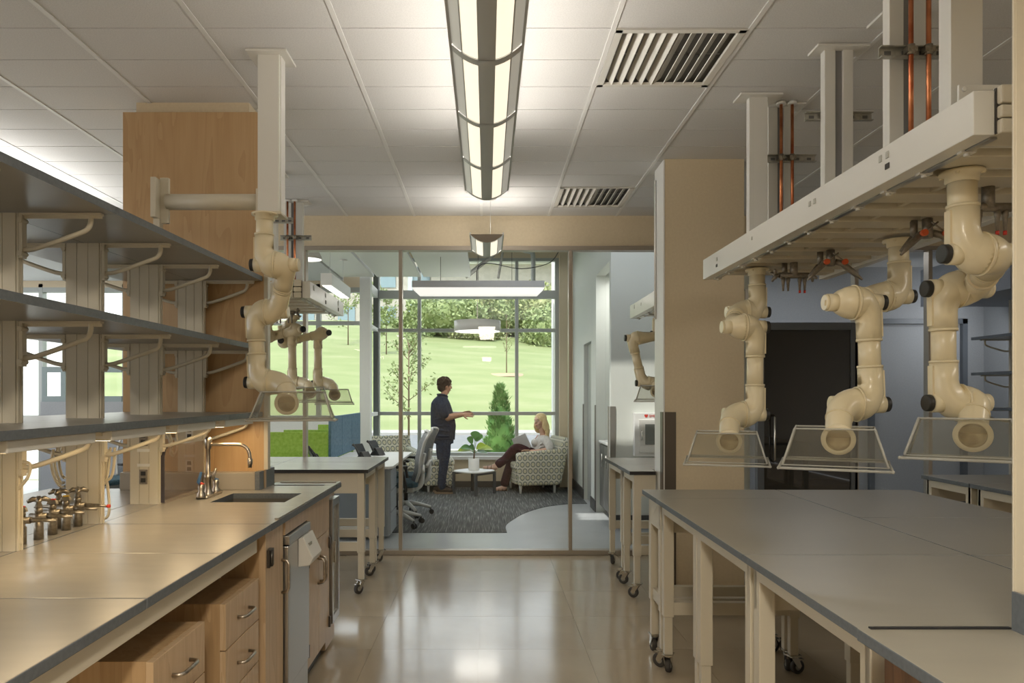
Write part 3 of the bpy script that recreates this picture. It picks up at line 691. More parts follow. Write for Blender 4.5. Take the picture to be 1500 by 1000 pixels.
def bracket(py, z, s):
    x0 = XB+.008 if s > 0 else XP-.002; d = s
    yb = py+.014; b = MB()
    b.box(x0, x0+d*.012, yb-.012, yb+.012, z-.150, z-.004)
    b.box(x0, x0+d*.27, yb-.011, yb+.011, z-.0075, z-.0005)
    b.box(x0, x0+d*.27, yb-.002, yb+.002, z-.018, z-.006)
    b.tube(smooth_path([(x0, yb, z-.118), (x0+d*.045, yb, z-.118), (x0+d*.19, yb, z-.068), (x0+d*.222, yb, z-.052), (x0+d*.232, yb, z-.030), (x0+d*.232, yb, z-.006)], 4), .0085, 8)
    for zz in (z-.135, z-.025): b.cyl((x0+d*.006, yb-.018, zz), (x0+d*.006, yb+.018, zz), .009, seg=8)
    b.build('shelf_bracket', M_['cream'], su)
for py in posts:
    for z in (Z_LOW-.026, Z_MID-.026, ztop(py)-.027):
        for s in (1, -1): bracket(py, z, s)
# under shelf lights
for k, (a, b_) in enumerate(((1.9, 2.33), (2.43, 2.84), (2.95, 3.36), (3.48, 3.90))):
    lab = ['cream under-shelf task light at the left frame edge', 'cream under-shelf task light above the gas taps', 'cream under-shelf task light above the outlet post', 'cream under-shelf task light above the tap and sink'][k]
    t = thing('task_light', lab, 'light', (-1.3, a, Z_LOW-.03), group='under-shelf task lights')
    MB().box(-1.40, -1.262, a, b_, Z_LOW-.062, Z_LOW-.0275).build('housing', M_['carrier'], t, .003)
    MB().box(-1.385, -1.28, a+.02, b_-.02, Z_LOW-.0635, Z_LOW-.0615).build('diffuser', mat('task_lens', (.9,.8,.6), .5, emis=(1.0,.74,.42), es=9), t)
# ------------------------------------------------------------------ gas taps
def gas_tap(p, kind, label, rz=0, tip=None):
    t = thing('gas_tap', label, 'tap', (0,0,0), group='bench gas taps')
    b = MB(); b.lathe([(.0,.0),(.016,0),(.016,.058),(.012,.062),(.012,.07),(0,.07)], seg=14); b.build('stem', M_['brass'], t)
    zt = .082
    b = MB(); b.ell((0,0,zt), (.021,.017,.017), 12, 8).cyl((-.03,0,zt), (.03,0,zt), .012, seg=10)
    b.lathe([(0,.0),(.012,0),(.014,.012),(.010,.020),(0,.02)], (0,0,zt+.012), 10); b.build('valve_body', M_['brass'], t)
    b = MB(); b.tube([(.03,0,zt), (.05,0,zt), (.052,0,zt), (.07,0,zt), (.072,0,zt), (.115,0,zt-.004)], [.009,.008,.0075,.0065,.0068,.0045], 10); nz = b.build('hose_nozzle', M_['brass'], t)
    if tip: MB().cyl((.112,0,zt-.004), (.124,0,zt-.004), .007, seg=8).build('nozzle_cap', M_[tip], nz)
    if kind == 'cross':
        b = MB(); b.lathe([(0,0),(.009,0),(.012,.01),(.008,.022),(.014,.026),(.014,.034),(0,.036)], (0,0,zt+.028), 12)
        for a in range(4):
            c, s = math.cos(a*PI/2+.5), math.sin(a*PI/2+.5)
            b.tube([(0,0,zt+.060), (c*.018,s*.018,zt+.063), (c*.036,s*.036,zt+.054)], [.008,.010,.006], 8, sy=1.0)
        b.build('cross_handle', M_['brass'], t)
    else:
        b = MB(); b.prism([(-.020,zt+.03), (.020,zt+.03), (.014,zt+.046), (-.014,zt+.046)], -.007, .007, 'y'); h = b.build('wedge_handle', M_['brass'], t, .002)
        MB().box(-.010,.010,-.006,.006,zt+.046,zt+.050).build('colour_tab', M_[kind], h)
    t.location = p; t.rotation_euler = (0,0,rz); return t
gas_tap((-1.612, 2.50, ZL), 'red', 'low gas tap with red tab, nearest the left frame edge', .1)
gas_tap((-1.605, 2.585, ZL), 'cross', 'gas tap with cross handle at front of the bench row', .1)
gas_tap((-1.610, 2.675, ZL), 'red', 'low gas tap with red tab in the middle of the row', .05)
gas_tap((-1.612, 2.765, ZL), 'yellow', 'low gas tap with yellow tab', .05)
gas_tap((-1.66, 2.80, ZL), 'cross', 'cross handled gas tap standing behind the others', 2.9)
gas_tap((-1.612, 2.845, ZL), 'cross', 'cross handled gas tap with red nozzle tip beside the post', .05, 'red')
# ------------------------------------------------------------------ hanging cords
def cord(name_label, paths, group='white cords looped under the lower shelf'):
    b = MB()
    for p in paths: b.tube(smooth_path(p, 6), .0058, 6)
    tag(b.build('power_cord', M_['cream'], None), name_label, 'cord', group)
def pp(Y, *q): return [P(x, y, Y) for x, y in q]
cord('cream cord bundle hanging beside the gas taps at left', [pp(2.40, (20,675),(14,700),(11,735),(22,765),(29,790),(26,796),(0,796)), pp(2.41, (25,673),(26,700),(12,722),(20,755),(30,775),(20,780),(0,782)), pp(2.39, (30,676),(44,680),(40,700),(22,722),(18,740)), pp(2.42, (18,672),(20,690),(36,678),(30,700),(16,728))])
cord('cream cord loops hanging left of the second post', [pp(2.9, (78,658),(75,680),(80,700),(88,712),(95,712)), pp(2.92, (84,655),(80,680),(88,706),(94,706)), pp(2.94, (88,655),(86,675),(90,695),(95,700)), pp(2.9, (90,660),(92,650),(88,640),(84,634))])
cord('cream cord loops hanging right of the second post', [pp(2.95, (152,660),(150,690),(148,702),(156,700),(160,670),(154,655)), pp(2.96, (158,658),(154,690),(158,715),(160,745),(156,758),(148,758)), pp(2.94, (168,655),(167,680),(163,698),(155,705),(150,712)), pp(2.97, (162,655),(157,680),(152,700))])
cord('cream cord loop hanging behind the splash screen', [pp(3.7, (240,632),(247,640),(250,655),(256,665),(260,650),(258,636)), pp(3.72, (248,634),(252,650),(250,664),(255,668))])
# ------------------------------------------------------------------ splash screen and faucet
ss = thing('splash_screen', 'smoked clear splash screen standing beside the tap', 'screen', (-1.545, 3.7, ZL))
b = MB(); poly = [(3.44, ZL+.012), (3.93, ZL+.012), (3.93, 1.205), (3.50, 1.205), (3.455, 1.19), (3.44, 1.16)]
b.prism(poly, -1.549, -1.541, 'x'); b.build('pane', M_['smoke'], ss)
MB().prism([(3.436, ZL+.004), (3.440, ZL+.004), (3.440, 1.16), (3.457, 1.194), (3.50, 1.206), (3.50, 1.210), (3.452, 1.200), (3.436, 1.163)], -1.555, -1.535, 'x').build('front_edge', M_['smoke_edge'], ss)
MB().box(-1.558, -1.532, 3.44, 3.93, ZL, ZL+.013).build('base_channel', M_['alu'], ss)
fc = thing('faucet', 'satin nickel gooseneck lab faucet with two lever handles', 'faucet', (-1.42, 3.68, ZL))
b = MB(); b.box(-1.45, -1.39, 3.59, 3.80, ZL, ZL+.014); b.build('deck_plate', M_['nickel'], fc, .006)
b = MB(); x, y = -1.42, 3.68
b.lathe([(.026,0),(.026,.012),(.018,.03),(.016,.09),(.020,.094),(.020,.11),(.011,.118),(.010,.24),(.016,.245),(.018,.29),(.014,.30),(.010,.305),(0,.305)], (x, y, ZL), 18).build('riser', M_['nickel'], fc)
MB().tube(smooth_path([(x+.01, y, ZL+.265), (x+.06, y, ZL+.265), (x+.155, y, ZL+.265), (x+.19, y, ZL+.252), (x+.208, y, ZL+.225), (x+.213, y, ZL+.19)], 5), .0085, 12).lathe([(.009,0),(.013,-.005),(.013,-.03),(.010,-.034),(.010,-.048),(0,-.048)], (x+.213, y, ZL+.195), 14).build('spout', M_['nickel'], fc)
for yy, c in ((3.59, 'red'), (3.785, 'blue')):
    b = MB(); b.lathe([(.022,0),(.022,.014),(.014,.028),(.017,.045),(.015,.062),(0,.066)], (x, yy, ZL+.01), 14)
    h = b.build('valve', M_['nickel'], fc)
    MB().tube([(x, yy, ZL+.07), (x-.012, yy-.008, ZL+.085), (x+.004, yy-.012, ZL+.135)], [.008, .009, .006], 8).build('lever', M_['blue'] if yy < 3.7 else M_['nickel'], h)
    MB().cyl((x, yy, ZL+.072), (x+.003, yy, ZL+.080), .012, seg=10).build('colour_tab', M_['red'] if yy < 3.7 else M_['blue'], h)
# ------------------------------------------------------------------ extraction arms
def extraction_arm(label, M, J1, J2, J3, Nz, s=1.0, tilt=.05, hw=.185, group='ivory extraction arms', yawk=1.0, hz_=0.0, hx=0.0, bknob=False):
    t = thing('extraction_arm', label, 'extraction arm', M, group=group)
    r = .040*s; e = .055*s; Lg = .100*s; R2 = .064*s
    (c1, a1), (c2, a2), (c3, a3) = [(Vector(c), Vector((a, 0, 0)) if isinstance(a, (int, float)) else Vector(a).normalized()) for c, a in (J1, J2, J3)]
    M = Vector(M); Nz = Vector(Nz)
    b = MB(); b.lathe([(0,0),(.062*s,0),(.062*s,-.008),(.046*s,-.012),(.046*s,-.03),(r*1.02,-.034)], M, 24)
    for k in range(4): a = PI/4+k*PI/2; b.cyl(M+Vector((.055*s*math.cos(a), .055*s*math.sin(a), -.003)), M+Vector((.055*s*math.cos(a), .055*s*math.sin(a), -.014)), .006, seg=6)
    b.build('mounting_flange', M_['snork'], t)
    def elbow(c, ax, side, u, knob=False):
        k = c + ax*(e*side); top = k + u*Lg*1.45
        pts = [top, k + u*Lg*.80] + bez(k + u*Lg*.78, k + u*Lg*.30, c + ax*side*e*.55, c + ax*side*.002, 9)
        rs = [r*1.10, r*1.10] + [r*1.10 + (R2-r*1.10)*min(1, (i/9)**1.1*1.05) for i in range(10)]
        b = MB(); b.tube(pts, rs, 28)
        if side > 0: b.ell(c, (R2, R2, e*1.42), 26, 14, R=Matrix((ax.orthogonal().normalized(), ax.cross(ax.orthogonal().normalized()), ax)).transposed())
        b.cyl(top + u*.003*s, top - u*.006*s, r*1.14, seg=28)                       # sleeve lip
        nb = ax*side; R = Matrix((nb.cross(u), u, nb)).transposed()                 # flat boss carrying the knob
        b.cyl(k - nb*0, k + nb*(r*1.16), .034*s, .033*s, 20)
        q0 = k + u*.0
        def bx(w0, w1, h0, h1, d0, d1):
            vs = [q0 + R @ Vector(p) for p in ((w0,h0,d0),(w1,h0,d0),(w1,h1,d0),(w0,h1,d0),(w0,h0,d1),(w1,h0,d1),(w1,h1,d1),(w0,h1,d1))]
            b.add(vs, [(0,3,2,1),(4,5,6,7),(0,1,5,4),(1,2,6,5),(2,3,7,6),(3,0,4,7)])
        bx(-.014*s, .014*s, -.020*s, Lg*1.30, .6*r, r*1.20)
        o = b.build('elbow_joint', M_['snork'], t)
        if side < 0: MB().cyl(c - ax*.0035, c + ax*.0035, R2*1.05, seg=30).build('seam_ring', M_['snork'], o)
        if knob: MB().cyl(k + nb*(r*1.16), k + nb*(r*1.16+.020*s), .030*s, .029*s, 18).build('tension_knob', M_['black'], o, .003*s)
        else: MB().cyl(k + nb*(r*1.16), k + nb*(r*1.16+.010*s), .031*s, .030*s, 18).build('end_cap', M_['snork'], o, .002*s)
        return k + u*Lg
    dn = Vector((0,0,-1)); up = Vector((0,0,1))
    p1a = elbow(c1, a1, -1, up, True)
    MB().cyl(M - Vector((0,0,.01)), p1a, r, seg=28).build('drop_tube', M_['snork'], t)
    v = ((c2 + a2*e) - (c1 + a1*e)); vd = v.normalized() if v.length > .02 else dn
    if v.length > 2.1*Lg:
        q1 = elbow(c1, a1, 1, vd); q2 = elbow(c2, a2, 1, -vd, bknob)
        MB().cyl(q1, q2, r*.97, seg=28).build('arm_tube', M_['snork'], t)
    else:
        ka = c1 + a1*e; kb = c2 + a2*e
        pts = bez(c1, c1 + a1*e*1.2, ka.lerp(kb, .2), ka.lerp(kb, .5), 8) + bez(ka.lerp(kb, .5), ka.lerp(kb, .8), c2 + a2*e*1.2, c2, 8)[1:]
        rs = [R2-(R2-r*1.08)*(i/8)**.8 for i in range(9)] + [r*1.08+(R2-r*1.08)*(i/8)**1.2 for i in range(1, 9)]
        b = MB(); b.tube(pts, rs, 28)
        for k, a in ((ka, a1), (kb, a2)): b.cyl(k, k + a*(e*.85), .032*s, .030*s, 18)
        b.build('elbow_joint', M_['snork'], t)
    w = (c3 - a3*e) - (c2 - a2*e); wd = w.normalized()
    s1 = elbow(c2, a2, -1, wd, True); s2 = elbow(c3, a3, -1, -wd, True)
    MB().cyl(s1, s2, r*.97, seg=28).build('arm_tube', M_['snork'], t)
    # end elbow to the mouth, which opens towards the aisle
    yaw = math.atan2(Nz.x, Nz.y)*yawk
    k = c3 + a3*e; nd = Vector((-math.sin(yaw), -math.cos(yaw), -.16)).normalized(); back = Nz - nd*.035*s
    b = MB(); pts = bez(c3, c3 + a3*e*1.25, back - nd*.05*s + Vector((0,0,.075*s)), back, 12)
    b.tube(pts, [R2-(R2-r*1.12)*min(1, i/8) for i in range(13)], 28)
    b.cyl(k, k + a3*(e*.80), .033*s, .032*s, 18)
    b.cyl(pts[8]-(pts[9]-pts[8])*.15, pts[8]+(pts[9]-pts[8])*.15, r*1.2, seg=28)
    b.build('end_elbow', M_['snork'], t)
    b = MB(); b.lathe([(r*1.12, -.045*s), (r*1.14, 0), (.056*s, .0), (.0575*s, .004*s), (.056*s, .010*s), (.041*s, .010*s)], Nz, 36, axis=nd)
    b.build('duct_mouth', M_['snork'], t)
    MB().lathe([(.041*s, .010*s), (.040*s, -.01*s), (.038*s, -.035*s), (0, -.040*s)], Nz, 30, axis=nd).build('mouth_lining', M_['snork_in'], t)
    # clear pyramid hood round the mouth
    hc = Nz + Vector((math.sin(yaw)*.03+hx, math.cos(yaw)*.03, -.083*s+hz_)); R = Matrix.Translation(hc) @ Matrix.Rotation(-yaw, 4, 'Z') @ Matrix.Rotation(tilt, 4, 'X')
    zt = .135*s; tw, td = hw*.72, .055*s; bw, bd = hw*.93, .115*s; fw, fd = hw, .132*s
    top = [(-tw,-td,zt),(tw,-td,zt),(tw,td,zt),(-tw,td,zt)]; bot = [(-bw,-bd,.010),(bw,-bd,.010),(bw,bd,.010),(-bw,bd,.010)]; rim = [(-fw,-fd,0),(fw,-fd,0),(fw,fd,0),(-fw,fd,0)]
    T_, B_, F_ = [[R @ Vector(p) for p in q] for q in (top, bot, rim)]
    b = MB(); b.add(T_+B_+F_, [(0,1,2,3)] + [(i,(i+1)%4,4+(i+1)%4,4+i) for i in range(4)] + [(4+i,4+(i+1)%4,8+(i+1)%4,8+i) for i in range(4)])
    h = b.build('capture_hood', M_['acryl'], t)
    h.modifiers.new('thick', 'SOLIDIFY').thickness = .002
    b = MB()
    for i in range(4):
        j = (i+1) % 4
        b.cyl(T_[i], T_[j], .0032, seg=6); b.cyl(B_[i], B_[j], .0022, seg=6); b.cyl(F_[i], F_[j], .0048, seg=8); b.cyl(T_[i], B_[i], .0042, seg=6); b.ell(F_[i], (.006,.006,.006), 8, 6); b.ell(T_[i], (.004,.004,.004), 6, 5)
    b.build('hood_rim', M_['acryl_edge'], t)
    return t
extraction_arm('ivory extraction arm with clear hood, nearest the right frame edge', P(1409,252,2.19), (P(1437,372,2.19), 1), (P(1404,423,2.52), 1), (P(1406,590,2.52), 1), P(1425,637,2.40), hw=.178, tilt=-.05, hx=-.03, hz_=.0)
extraction_arm('ivory extraction arm over the right bench, the middle of three', P(1316,351,3.09), (P(1298,434,3.09), -1), (P(1250,443,2.75), -1), (P(1255,592,2.75), -1), P(1228,643,2.60), hw=.180, hx=-.015, hz_=-.012)
extraction_arm('ivory extraction arm in front of the cream column', P(1109,394,3.84), (P(1094,457,3.84), -1), (P(1090,479,3.52), -1), (P(1089,607,3.52), -1), P(1068,646,3.32), hw=.183, hx=-.012, tilt=.06, hz_=-.012)
extraction_arm('ivory extraction arm hanging from the square duct over the sink', P(388,313,3.44), (P(404,388,3.44), 1), (P(390,457,3.60), 1), (P(394,560,3.60), 1), P(420,590,3.45), hw=.20, hx=.03, tilt=-.02, yawk=.6)
extraction_arm('far ivory extraction arm over left mobile table, left one', P(402,462,5.95), (P(394,492,5.95), (0,1,0)), (P(433,483,5.97), (.8,-.6,0)), (P(437,561,6.05), 1), P(454,575,5.85), .86, hw=.155, bknob=True)
extraction_arm('far ivory extraction arm over left mobile table, right one', P(432,462,6.0), (P(416,500,6.1), (0,1,0)), (P(471,488,6.17), (.8,-.6,0)), (P(474,561,6.2), 1), P(490,578,6.0), .86, hw=.155, bknob=True)
extraction_arm('far ivory extraction arm half hidden by the cream column', P(985,467,5.85), (P(972,489,5.85), 1), (P(934,495,5.8), 1), (P(950,561,5.8), 1), P(962,573,5.65), .88, hw=.17)
# square duct and its side arm
dc = thing('square_duct', 'white square duct dropping from ceiling with a side arm', 'duct', (-1.04, 3.49, ZC))
MB().box(-1.093, -.989, 3.44, 3.54, 2.325, ZC).box(-.989, -.984, 3.455, 3.525, 2.325, ZC).build('duct_body', M_['carrier'], dc, .004)
MB().box(-1.14, -.945, 3.40, 3.58, ZC-.012, ZC-.001).build('ceiling_plate', M_['carrier'], dc, .003)
MB().box(-1.105, -.978, 3.43, 3.55, 2.312, 2.328).build('bottom_flange', M_['cream'], dc, .003)
MB().cyl((-1.545, 3.49, 2.385), (-1.10, 3.49, 2.385), .038, seg=20).build('side_tube', M_['cream'], dc)
MB().box(-1.105, -1.093, 3.45, 3.53, 2.33, 2.44).build('socket_plate', M_['cream'], dc, .002)
MB().box(-1.577, -1.535, 3.48, 3.50, 2.28, 2.50).box(-1.60, -1.575, 3.43, 3.55, 2.30, 2.49).build('end_plate', M_['cream'], dc, .002)
MB().box(-1.60, -1.57, 3.46, 3.50, 2.09, 2.30).build('foot_bracket', M_['cream'], dc, .002)
# ------------------------------------------------------------------ service carriers
def carrier(label, x0, x1, y0, y1, outer, n, out_y, flip=1):
    zb, zt = 2.119, 2.232
    t = thing('service_carrier', label, 'service carrier', ((x0+x1)/2, y0, zb))
    o0, o1 = (x0, x0+.055) if outer < 0 else (x1-.055, x1)
    i0, i1 = (x1-.05, x1) if outer < 0 else (x0, x0+.05)
    for a, b_ in ((o0, o1), (i0, i1)):
        rr = MB().box(a, b_, y0, y1, zb, zt).build('side_rail', M_['carrier'], t, .002)
        if (a, b_) == (o0, o1):
            xx = a-.003 if outer < 0 else b_+.003; x2 = a if outer < 0 else b_
            for y, z, hh, ww in out_y: MB().box(xx, x2, y-ww, y+ww, z-hh, z+hh).build('socket', M_['galv'] if z > 2.18 else M_['rubber'], rr, .002)
            lip = MB().box((a+.055 if outer < 0 else b_-.075), (a+.075 if outer < 0 else b_-.055), y0+.02, y1-.02, zb-.004, zb+.02).build('slot_edge', M_['steel'], t)
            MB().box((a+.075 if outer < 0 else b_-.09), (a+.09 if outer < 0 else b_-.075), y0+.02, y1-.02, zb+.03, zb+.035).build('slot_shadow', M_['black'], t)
    xl, xr = min(o1, i1)+.02, max(o0, i0)-.0
    if outer > 0: xl, xr = i1, o0-.02
    pitch = (y1-y0)/n
    for k in range(n):
        yy = y0+pitch*k
        MB().box(xl, xr, yy+.01, yy+pitch*.62, zb+.012, zb+.05).build('cross_panel', M_['cream'], t, .003)
        MB().box(xl, xr, yy+pitch*.66, yy+pitch*.97, zb+.03, zb+.045).build('cover_strip', M_['carrier'], t)
        bx = o1+.012 if outer < 0 else o0-.012
        MB().box(bx-.02, bx+.02, yy+pitch*.60, yy+pitch*.72, zb-.006, zb+.012).cyl((bx, yy+pitch*.66, zb-.014), (bx, yy+pitch*.66, zb-.004), .008, seg=8).build('clip', M_['carrier'], t)
    MB().box(o1 if outer < 0 else i1, i0 if outer < 0 else o0, y0+.02, y1-.02, zt-.012, zt-.002).build('top_plate', M_['carrier'], t)
    mid = (x0+x1)/2
    MB().box(mid-.11, mid-.09, y0, y1, zb+.02, zb+.10).box(mid+.09, mid+.11, y0, y1, zb+.02, zb+.10).build('inner_rail', M_['cream'], t)
    ec0, ec1 = (o1, o1+.062) if outer < 0 else (o0-.062, o0)
    ex0 = o1 if outer < 0 else o0; dd = 1 if outer < 0 else -1
    MB().box(ex0, ex0+dd*.17, y0-.004, y0+.003, zb+.002, zt+.006).build('end_backing', M_['rubber'], t)
    for c in range(3):
        for z0, z1 in ((zb, zb+.037), (zb+.04, zb+.072), (zb+.076, zt+.01)):
            MB().box(ex0+dd*(.003+c*.055), ex0+dd*(.054+c*.055), y0-.02, y0+.01, z0, z1).build('end_module', M_['cream'], t, .005)
    MB().box(i1 if outer > 0 else o1+.001, i0-.001 if outer < 0 else o0-.001, y0+.004, y0+.03, zb+.002, zt-.014).build('end_beam', M_['cream'], t)
    return t
carrier('long white overhead service carrier above the right benches', 1.25, 1.97, 1.853, 4.17, -1, 12,
        [(2.25, 2.20, .011, .008), (2.25, 2.165, .009, .012), (2.29, 2.20, .011, .008), (2.75, 2.19, .010, .008), (2.79, 2.19, .010, .008), (3.92, 2.19, .010, .008), (3.92, 2.155, .008, .012), (3.4, 2.19, .008, .006)])
carrier('white overhead service carrier above left mobile table, copper pipes over it', -1.93, -1.21, 4.945, 6.1, 1, 6,
        [(5.05, 2.20, .016, .018), (5.42, 2.20, .016, .014), (5.42, 2.15, .014, .014), (5.88, 2.20, .018, .016), (5.88, 2.15, .014, .014)])
carrier('white overhead service carrier half hidden behind the cream column', 1.25, 1.95, 5.3, 6.3, -1, 5,
        [(6.12, 2.20, .016, .016), (5.85, 2.19, .012, .012)])
# supports from the ceiling
def flat_post(label, x0, x1, y0, y1, z0, plate=True, name='support_post'):
    t = thing(name, label, 'post', ((x0+x1)/2, y0, z0), group='ceiling support posts')
    MB().box(x0, x1, y0, y1, z0, ZC).build('post', M_['carrier'], t, .002)
    if plate: MB().box(x0-.06, x1+.07, y0-.04, y1+.04, ZC-.014, ZC-.002).build('ceiling_plate', M_['carrier'], t, .002)
    return t
def channel_post(label, x0, x1, y0, z0, pipes=(), strut=None, zp=None):
    t = thing('channel_post', label, 'post', ((x0+x1)/2, y0, z0), group='ceiling channel posts')
    w = x1-x0
    MB().box(x0, x0+w*.38, y0, y0+.045, z0, ZC).box(x1-w*.36, x1, y0, y0+.045, z0, ZC).build('face', M_['carrier'], t, .002)
    MB().box(x0+w*.38, x1-w*.36, y0+.012, y0+.045, z0, ZC).build('recess', mat('recess_grey', (.26,.26,.27), .6), t)
    MB().box(x0-.05, x1+.06, y0-.04, y0+.07, ZC-.014, ZC-.002).build('ceiling_plate', M_['carrier'], t, .002)
    return t
def pipes(label, xs, y, z0, zs=None):
    for k, x in enumerate(xs):
        t = thing('copper_pipe', label % ('left' if k == 0 else 'right'), 'pipe', (x, y, z0), group='vertical copper pipes')
        MB().cyl((x, y, z0), (x, y, ZC), .0085, seg=12).build('pipe', M_['copper'], t)
        MB().cyl((x, y, ZC-.018), (x, y, ZC-.002), .026, seg=14).build('escutcheon', M_['white'], t)
        if zs: MB().cyl((x, y, zs-.018), (x, y, zs+.018), .014, seg=10).box(x-.018, x+.018, y-.012, y+.016, zs-.010, zs+.010).build('clamp', M_['brass'], t)
def strut(label, x0, x1, y, z):
    t = MB(); t.box(x0, x1, y, y+.004, z-.02, z+.02).box(x0, x1, y-.02, y, z+.016, z+.02).box(x0, x1, y-.02, y, z-.02, z-.016)
    o = t.build('strut_channel', M_['galv'], None); tag(o, label, 'bracket', 'horizontal strut channels')
    n = max(3, int((x1-x0)/.055)); b = MB()
    for k in range(n):
        xc = x0+(x1-x0)*(k+.5)/n; b.box(xc-.012, xc+.012, y-.001, y, z-.007, z+.007)
    b.build('slot', M_['void'], o)
flat_post('flat white post at the far end of the right carrier', 1.430, 1.53, 3.93, 3.975, 2.17)
channel_post('channel post behind the paired copper pipes, far one right', 1.585, 1.722, 4.06, 2.17)
pipes('%s pipe of the farther copper pair over the right carrier', (1.640, 1.702), 4.02, 2.2, 2.775)
strut('galvanized strut holding the farther right copper pipes', 1.57, 1.84, 4.045, 2.775)
channel_post('channel post in the middle of the right carrier', 1.588, 1.722, 3.39, 2.17)
strut('white slotted strut behind the middle channel post', 1.52, 1.84, 3.45, 2.78)
flat_post('flat white post left of the nearer copper pipes', 1.743, 1.80, 3.11, 3.16, 2.17)
channel_post('channel post behind the nearer copper pipes', 1.462, 1.60, 2.62, 2.17)
pipes('%s pipe of the nearer copper pair over the right carrier', (1.511, 1.574), 2.57, 2.2, 2.68)
strut('galvanized strut holding the nearer right copper pipes', 1.41, 1.66, 2.595, 2.68)
gp = flat_post('broad flat post with bolted plate near the right frame edge', 1.415, 1.513, 2.20, 2.26, 2.2)
b = MB().box(1.42, 1.545, 2.17, 2.18, 2.20, 2.385)
for x in (1.435, 1.53): b.cyl((x, 2.165, 2.37), (x, 2.172, 2.37), .008, seg=8)
b.build('bolted_plate', M_['carrier'], gp, .002)
channel_post('channel post behind the far left copper pipes', -1.71, -1.55, 6.08, 2.17)
pipes('%s pipe of the far left copper pair', (-1.665, -1.605), 6.03, 2.2, 2.77)
strut('galvanized strut holding the far left copper pipes', -1.73, -1.47, 6.055, 2.77)
strut('shorter galvanized strut above the left carrier', -1.56, -1.42, 5.29, 2.73)
flat_post('slim grey post just right of the square duct, above left carrier', -1.58, -1.547, 5.30, 5.36, 2.2)
# gas fittings hanging from the carriers
def hanging_tap(p, kind, label, tips=True):
    t = thing('gas_fitting', label, 'gas fitting', (0,0,0), group='gas fittings under the carriers')
    b = MB(); b.cyl((0,0,0), (0,0,-.075), .019, seg=12).cyl((-.035,.03,0), (-.035,.03,-.06), .014, seg=10); b.build('stem', M_['valve'], t)
    if kind == 'twin':
        b = MB(); b.cyl((-.075,0,-.07), (.075,0,-.07), .015, seg=12).cyl((-.035,.03,-.06), (-.035,0,-.066), .012, seg=10)
        for x in (-.095, .095):
            s = 1 if x > 0 else -1
            b.cyl((x*.8,0,-.07), (x,0,-.07), .010, seg=10)
            for a in range(4):
                c, q = math.cos(a*PI/2+.6), math.sin(a*PI/2+.6)
                b.tube([(x,0,-.07), (x+s*.004, c*.018, -.07+q*.018), (x+s*.010, c*.034, -.07+q*.034)], [.007,.010,.006], 6)
        b.build('valve_body', M_['valve'], t)
        for x in (-.055, -.03, .03, .055):
            o = MB().tube([(x,0,-.08), (x,0,-.10), (x,0,-.105), (x,0,-.150)], [.011,.010,.008,.0045], 10).build('hose_nozzle', M_['valve'], t)
            if tips and x > 0: MB().cyl((x,0,-.147), (x,0,-.160), .006, seg=8).build('nozzle_cap', M_['red'], o)
    else:
        for x in (-.035, .05):
            s = -1 if x < 0 else 1
            o = MB().tube([(x*.4,0,-.055), (x,-.01,-.065), (x+s*.045,-.02,-.105), (x+s*.085,-.03,-.145)], [.014,.015,.012,.005], 10).tube([(x+s*.02,.01,-.075), (x+s*.07,.0,-.125)], [.012,.005], 8).build('angled_nozzle', M_['valve'], t)
            MB().cyl((x, -.03, -.062), (x, -.045, -.062), .013, seg=14).build('hub_cap', mat('orange_red', (.75,.13,.04), .45), o)
            MB().cyl((x, -.035, -.062), (x-s*.055, -.035, -.02), .0035, seg=6).build('lever', M_['valve'], o)
    t.location = p; return t
hanging_tap((1.575, 3.70, 2.135), 'twin', 'twin nozzle gas fitting under the far end of right carrier')
hanging_tap((1.62, 3.40, 2.135), 'cross', 'red hubbed gas fitting beside the far twin fitting')
hanging_tap((1.71, 2.80, 2.135), 'cross', 'red hubbed gas fitting left of the nearest extraction arm')
hanging_tap((1.64, 2.36, 2.135), 'twin', 'twin nozzle gas fitting at the right frame edge')
hanging_tap((-1.50, 5.35, 2.135), 'twin', 'gas fitting under the left far carrier', False)
# ------------------------------------------------------------------ mobile tables
CAST = []
def caster(parent, x, y, rz):
    t = MB(); t.box(-.034, .034, -.028, .028, .098, .104).cyl((0,0,.088), (0,0,.098), .020, seg=12)
    t.prism([(-.02,.09), (.02,.09), (.040,.045), (.026,.030), (.012,.040)], -.020, -.016, 'y').prism([(-.02,.09), (.02,.09), (.040,.045), (.026,.030), (.012,.040)], .016, .020, 'y')
    t.box(.03, .06, -.012, .012, .072, .078)
    Mx = Matrix.Translation((x, y, 0)) @ Matrix.Rotation(rz, 4, 'Z')
    t.v = [tuple(Mx @ Vector(p)) for p in t.v]
    o = t.build('caster', M_['chrome'], parent)
    w = MB(); w.lathe([(0,-.013),(.014,-.013),(.019,-.009),(.019,.009),(.014,.013),(0,.013)], (.026,0,.038), 14, 1, (0,1,0)).lathe([(.018,-.011),(.033,-.014),(.038,-.008),(.038,.008),(.033,.014),(.018,.011)], (.026,0,.038), 20, 0, (0,1,0))
    w.v = [tuple(Mx @ Vector(p)) for p in w.v]
    w.build('wheel', [M_['rubber'], M_['galv']], o)
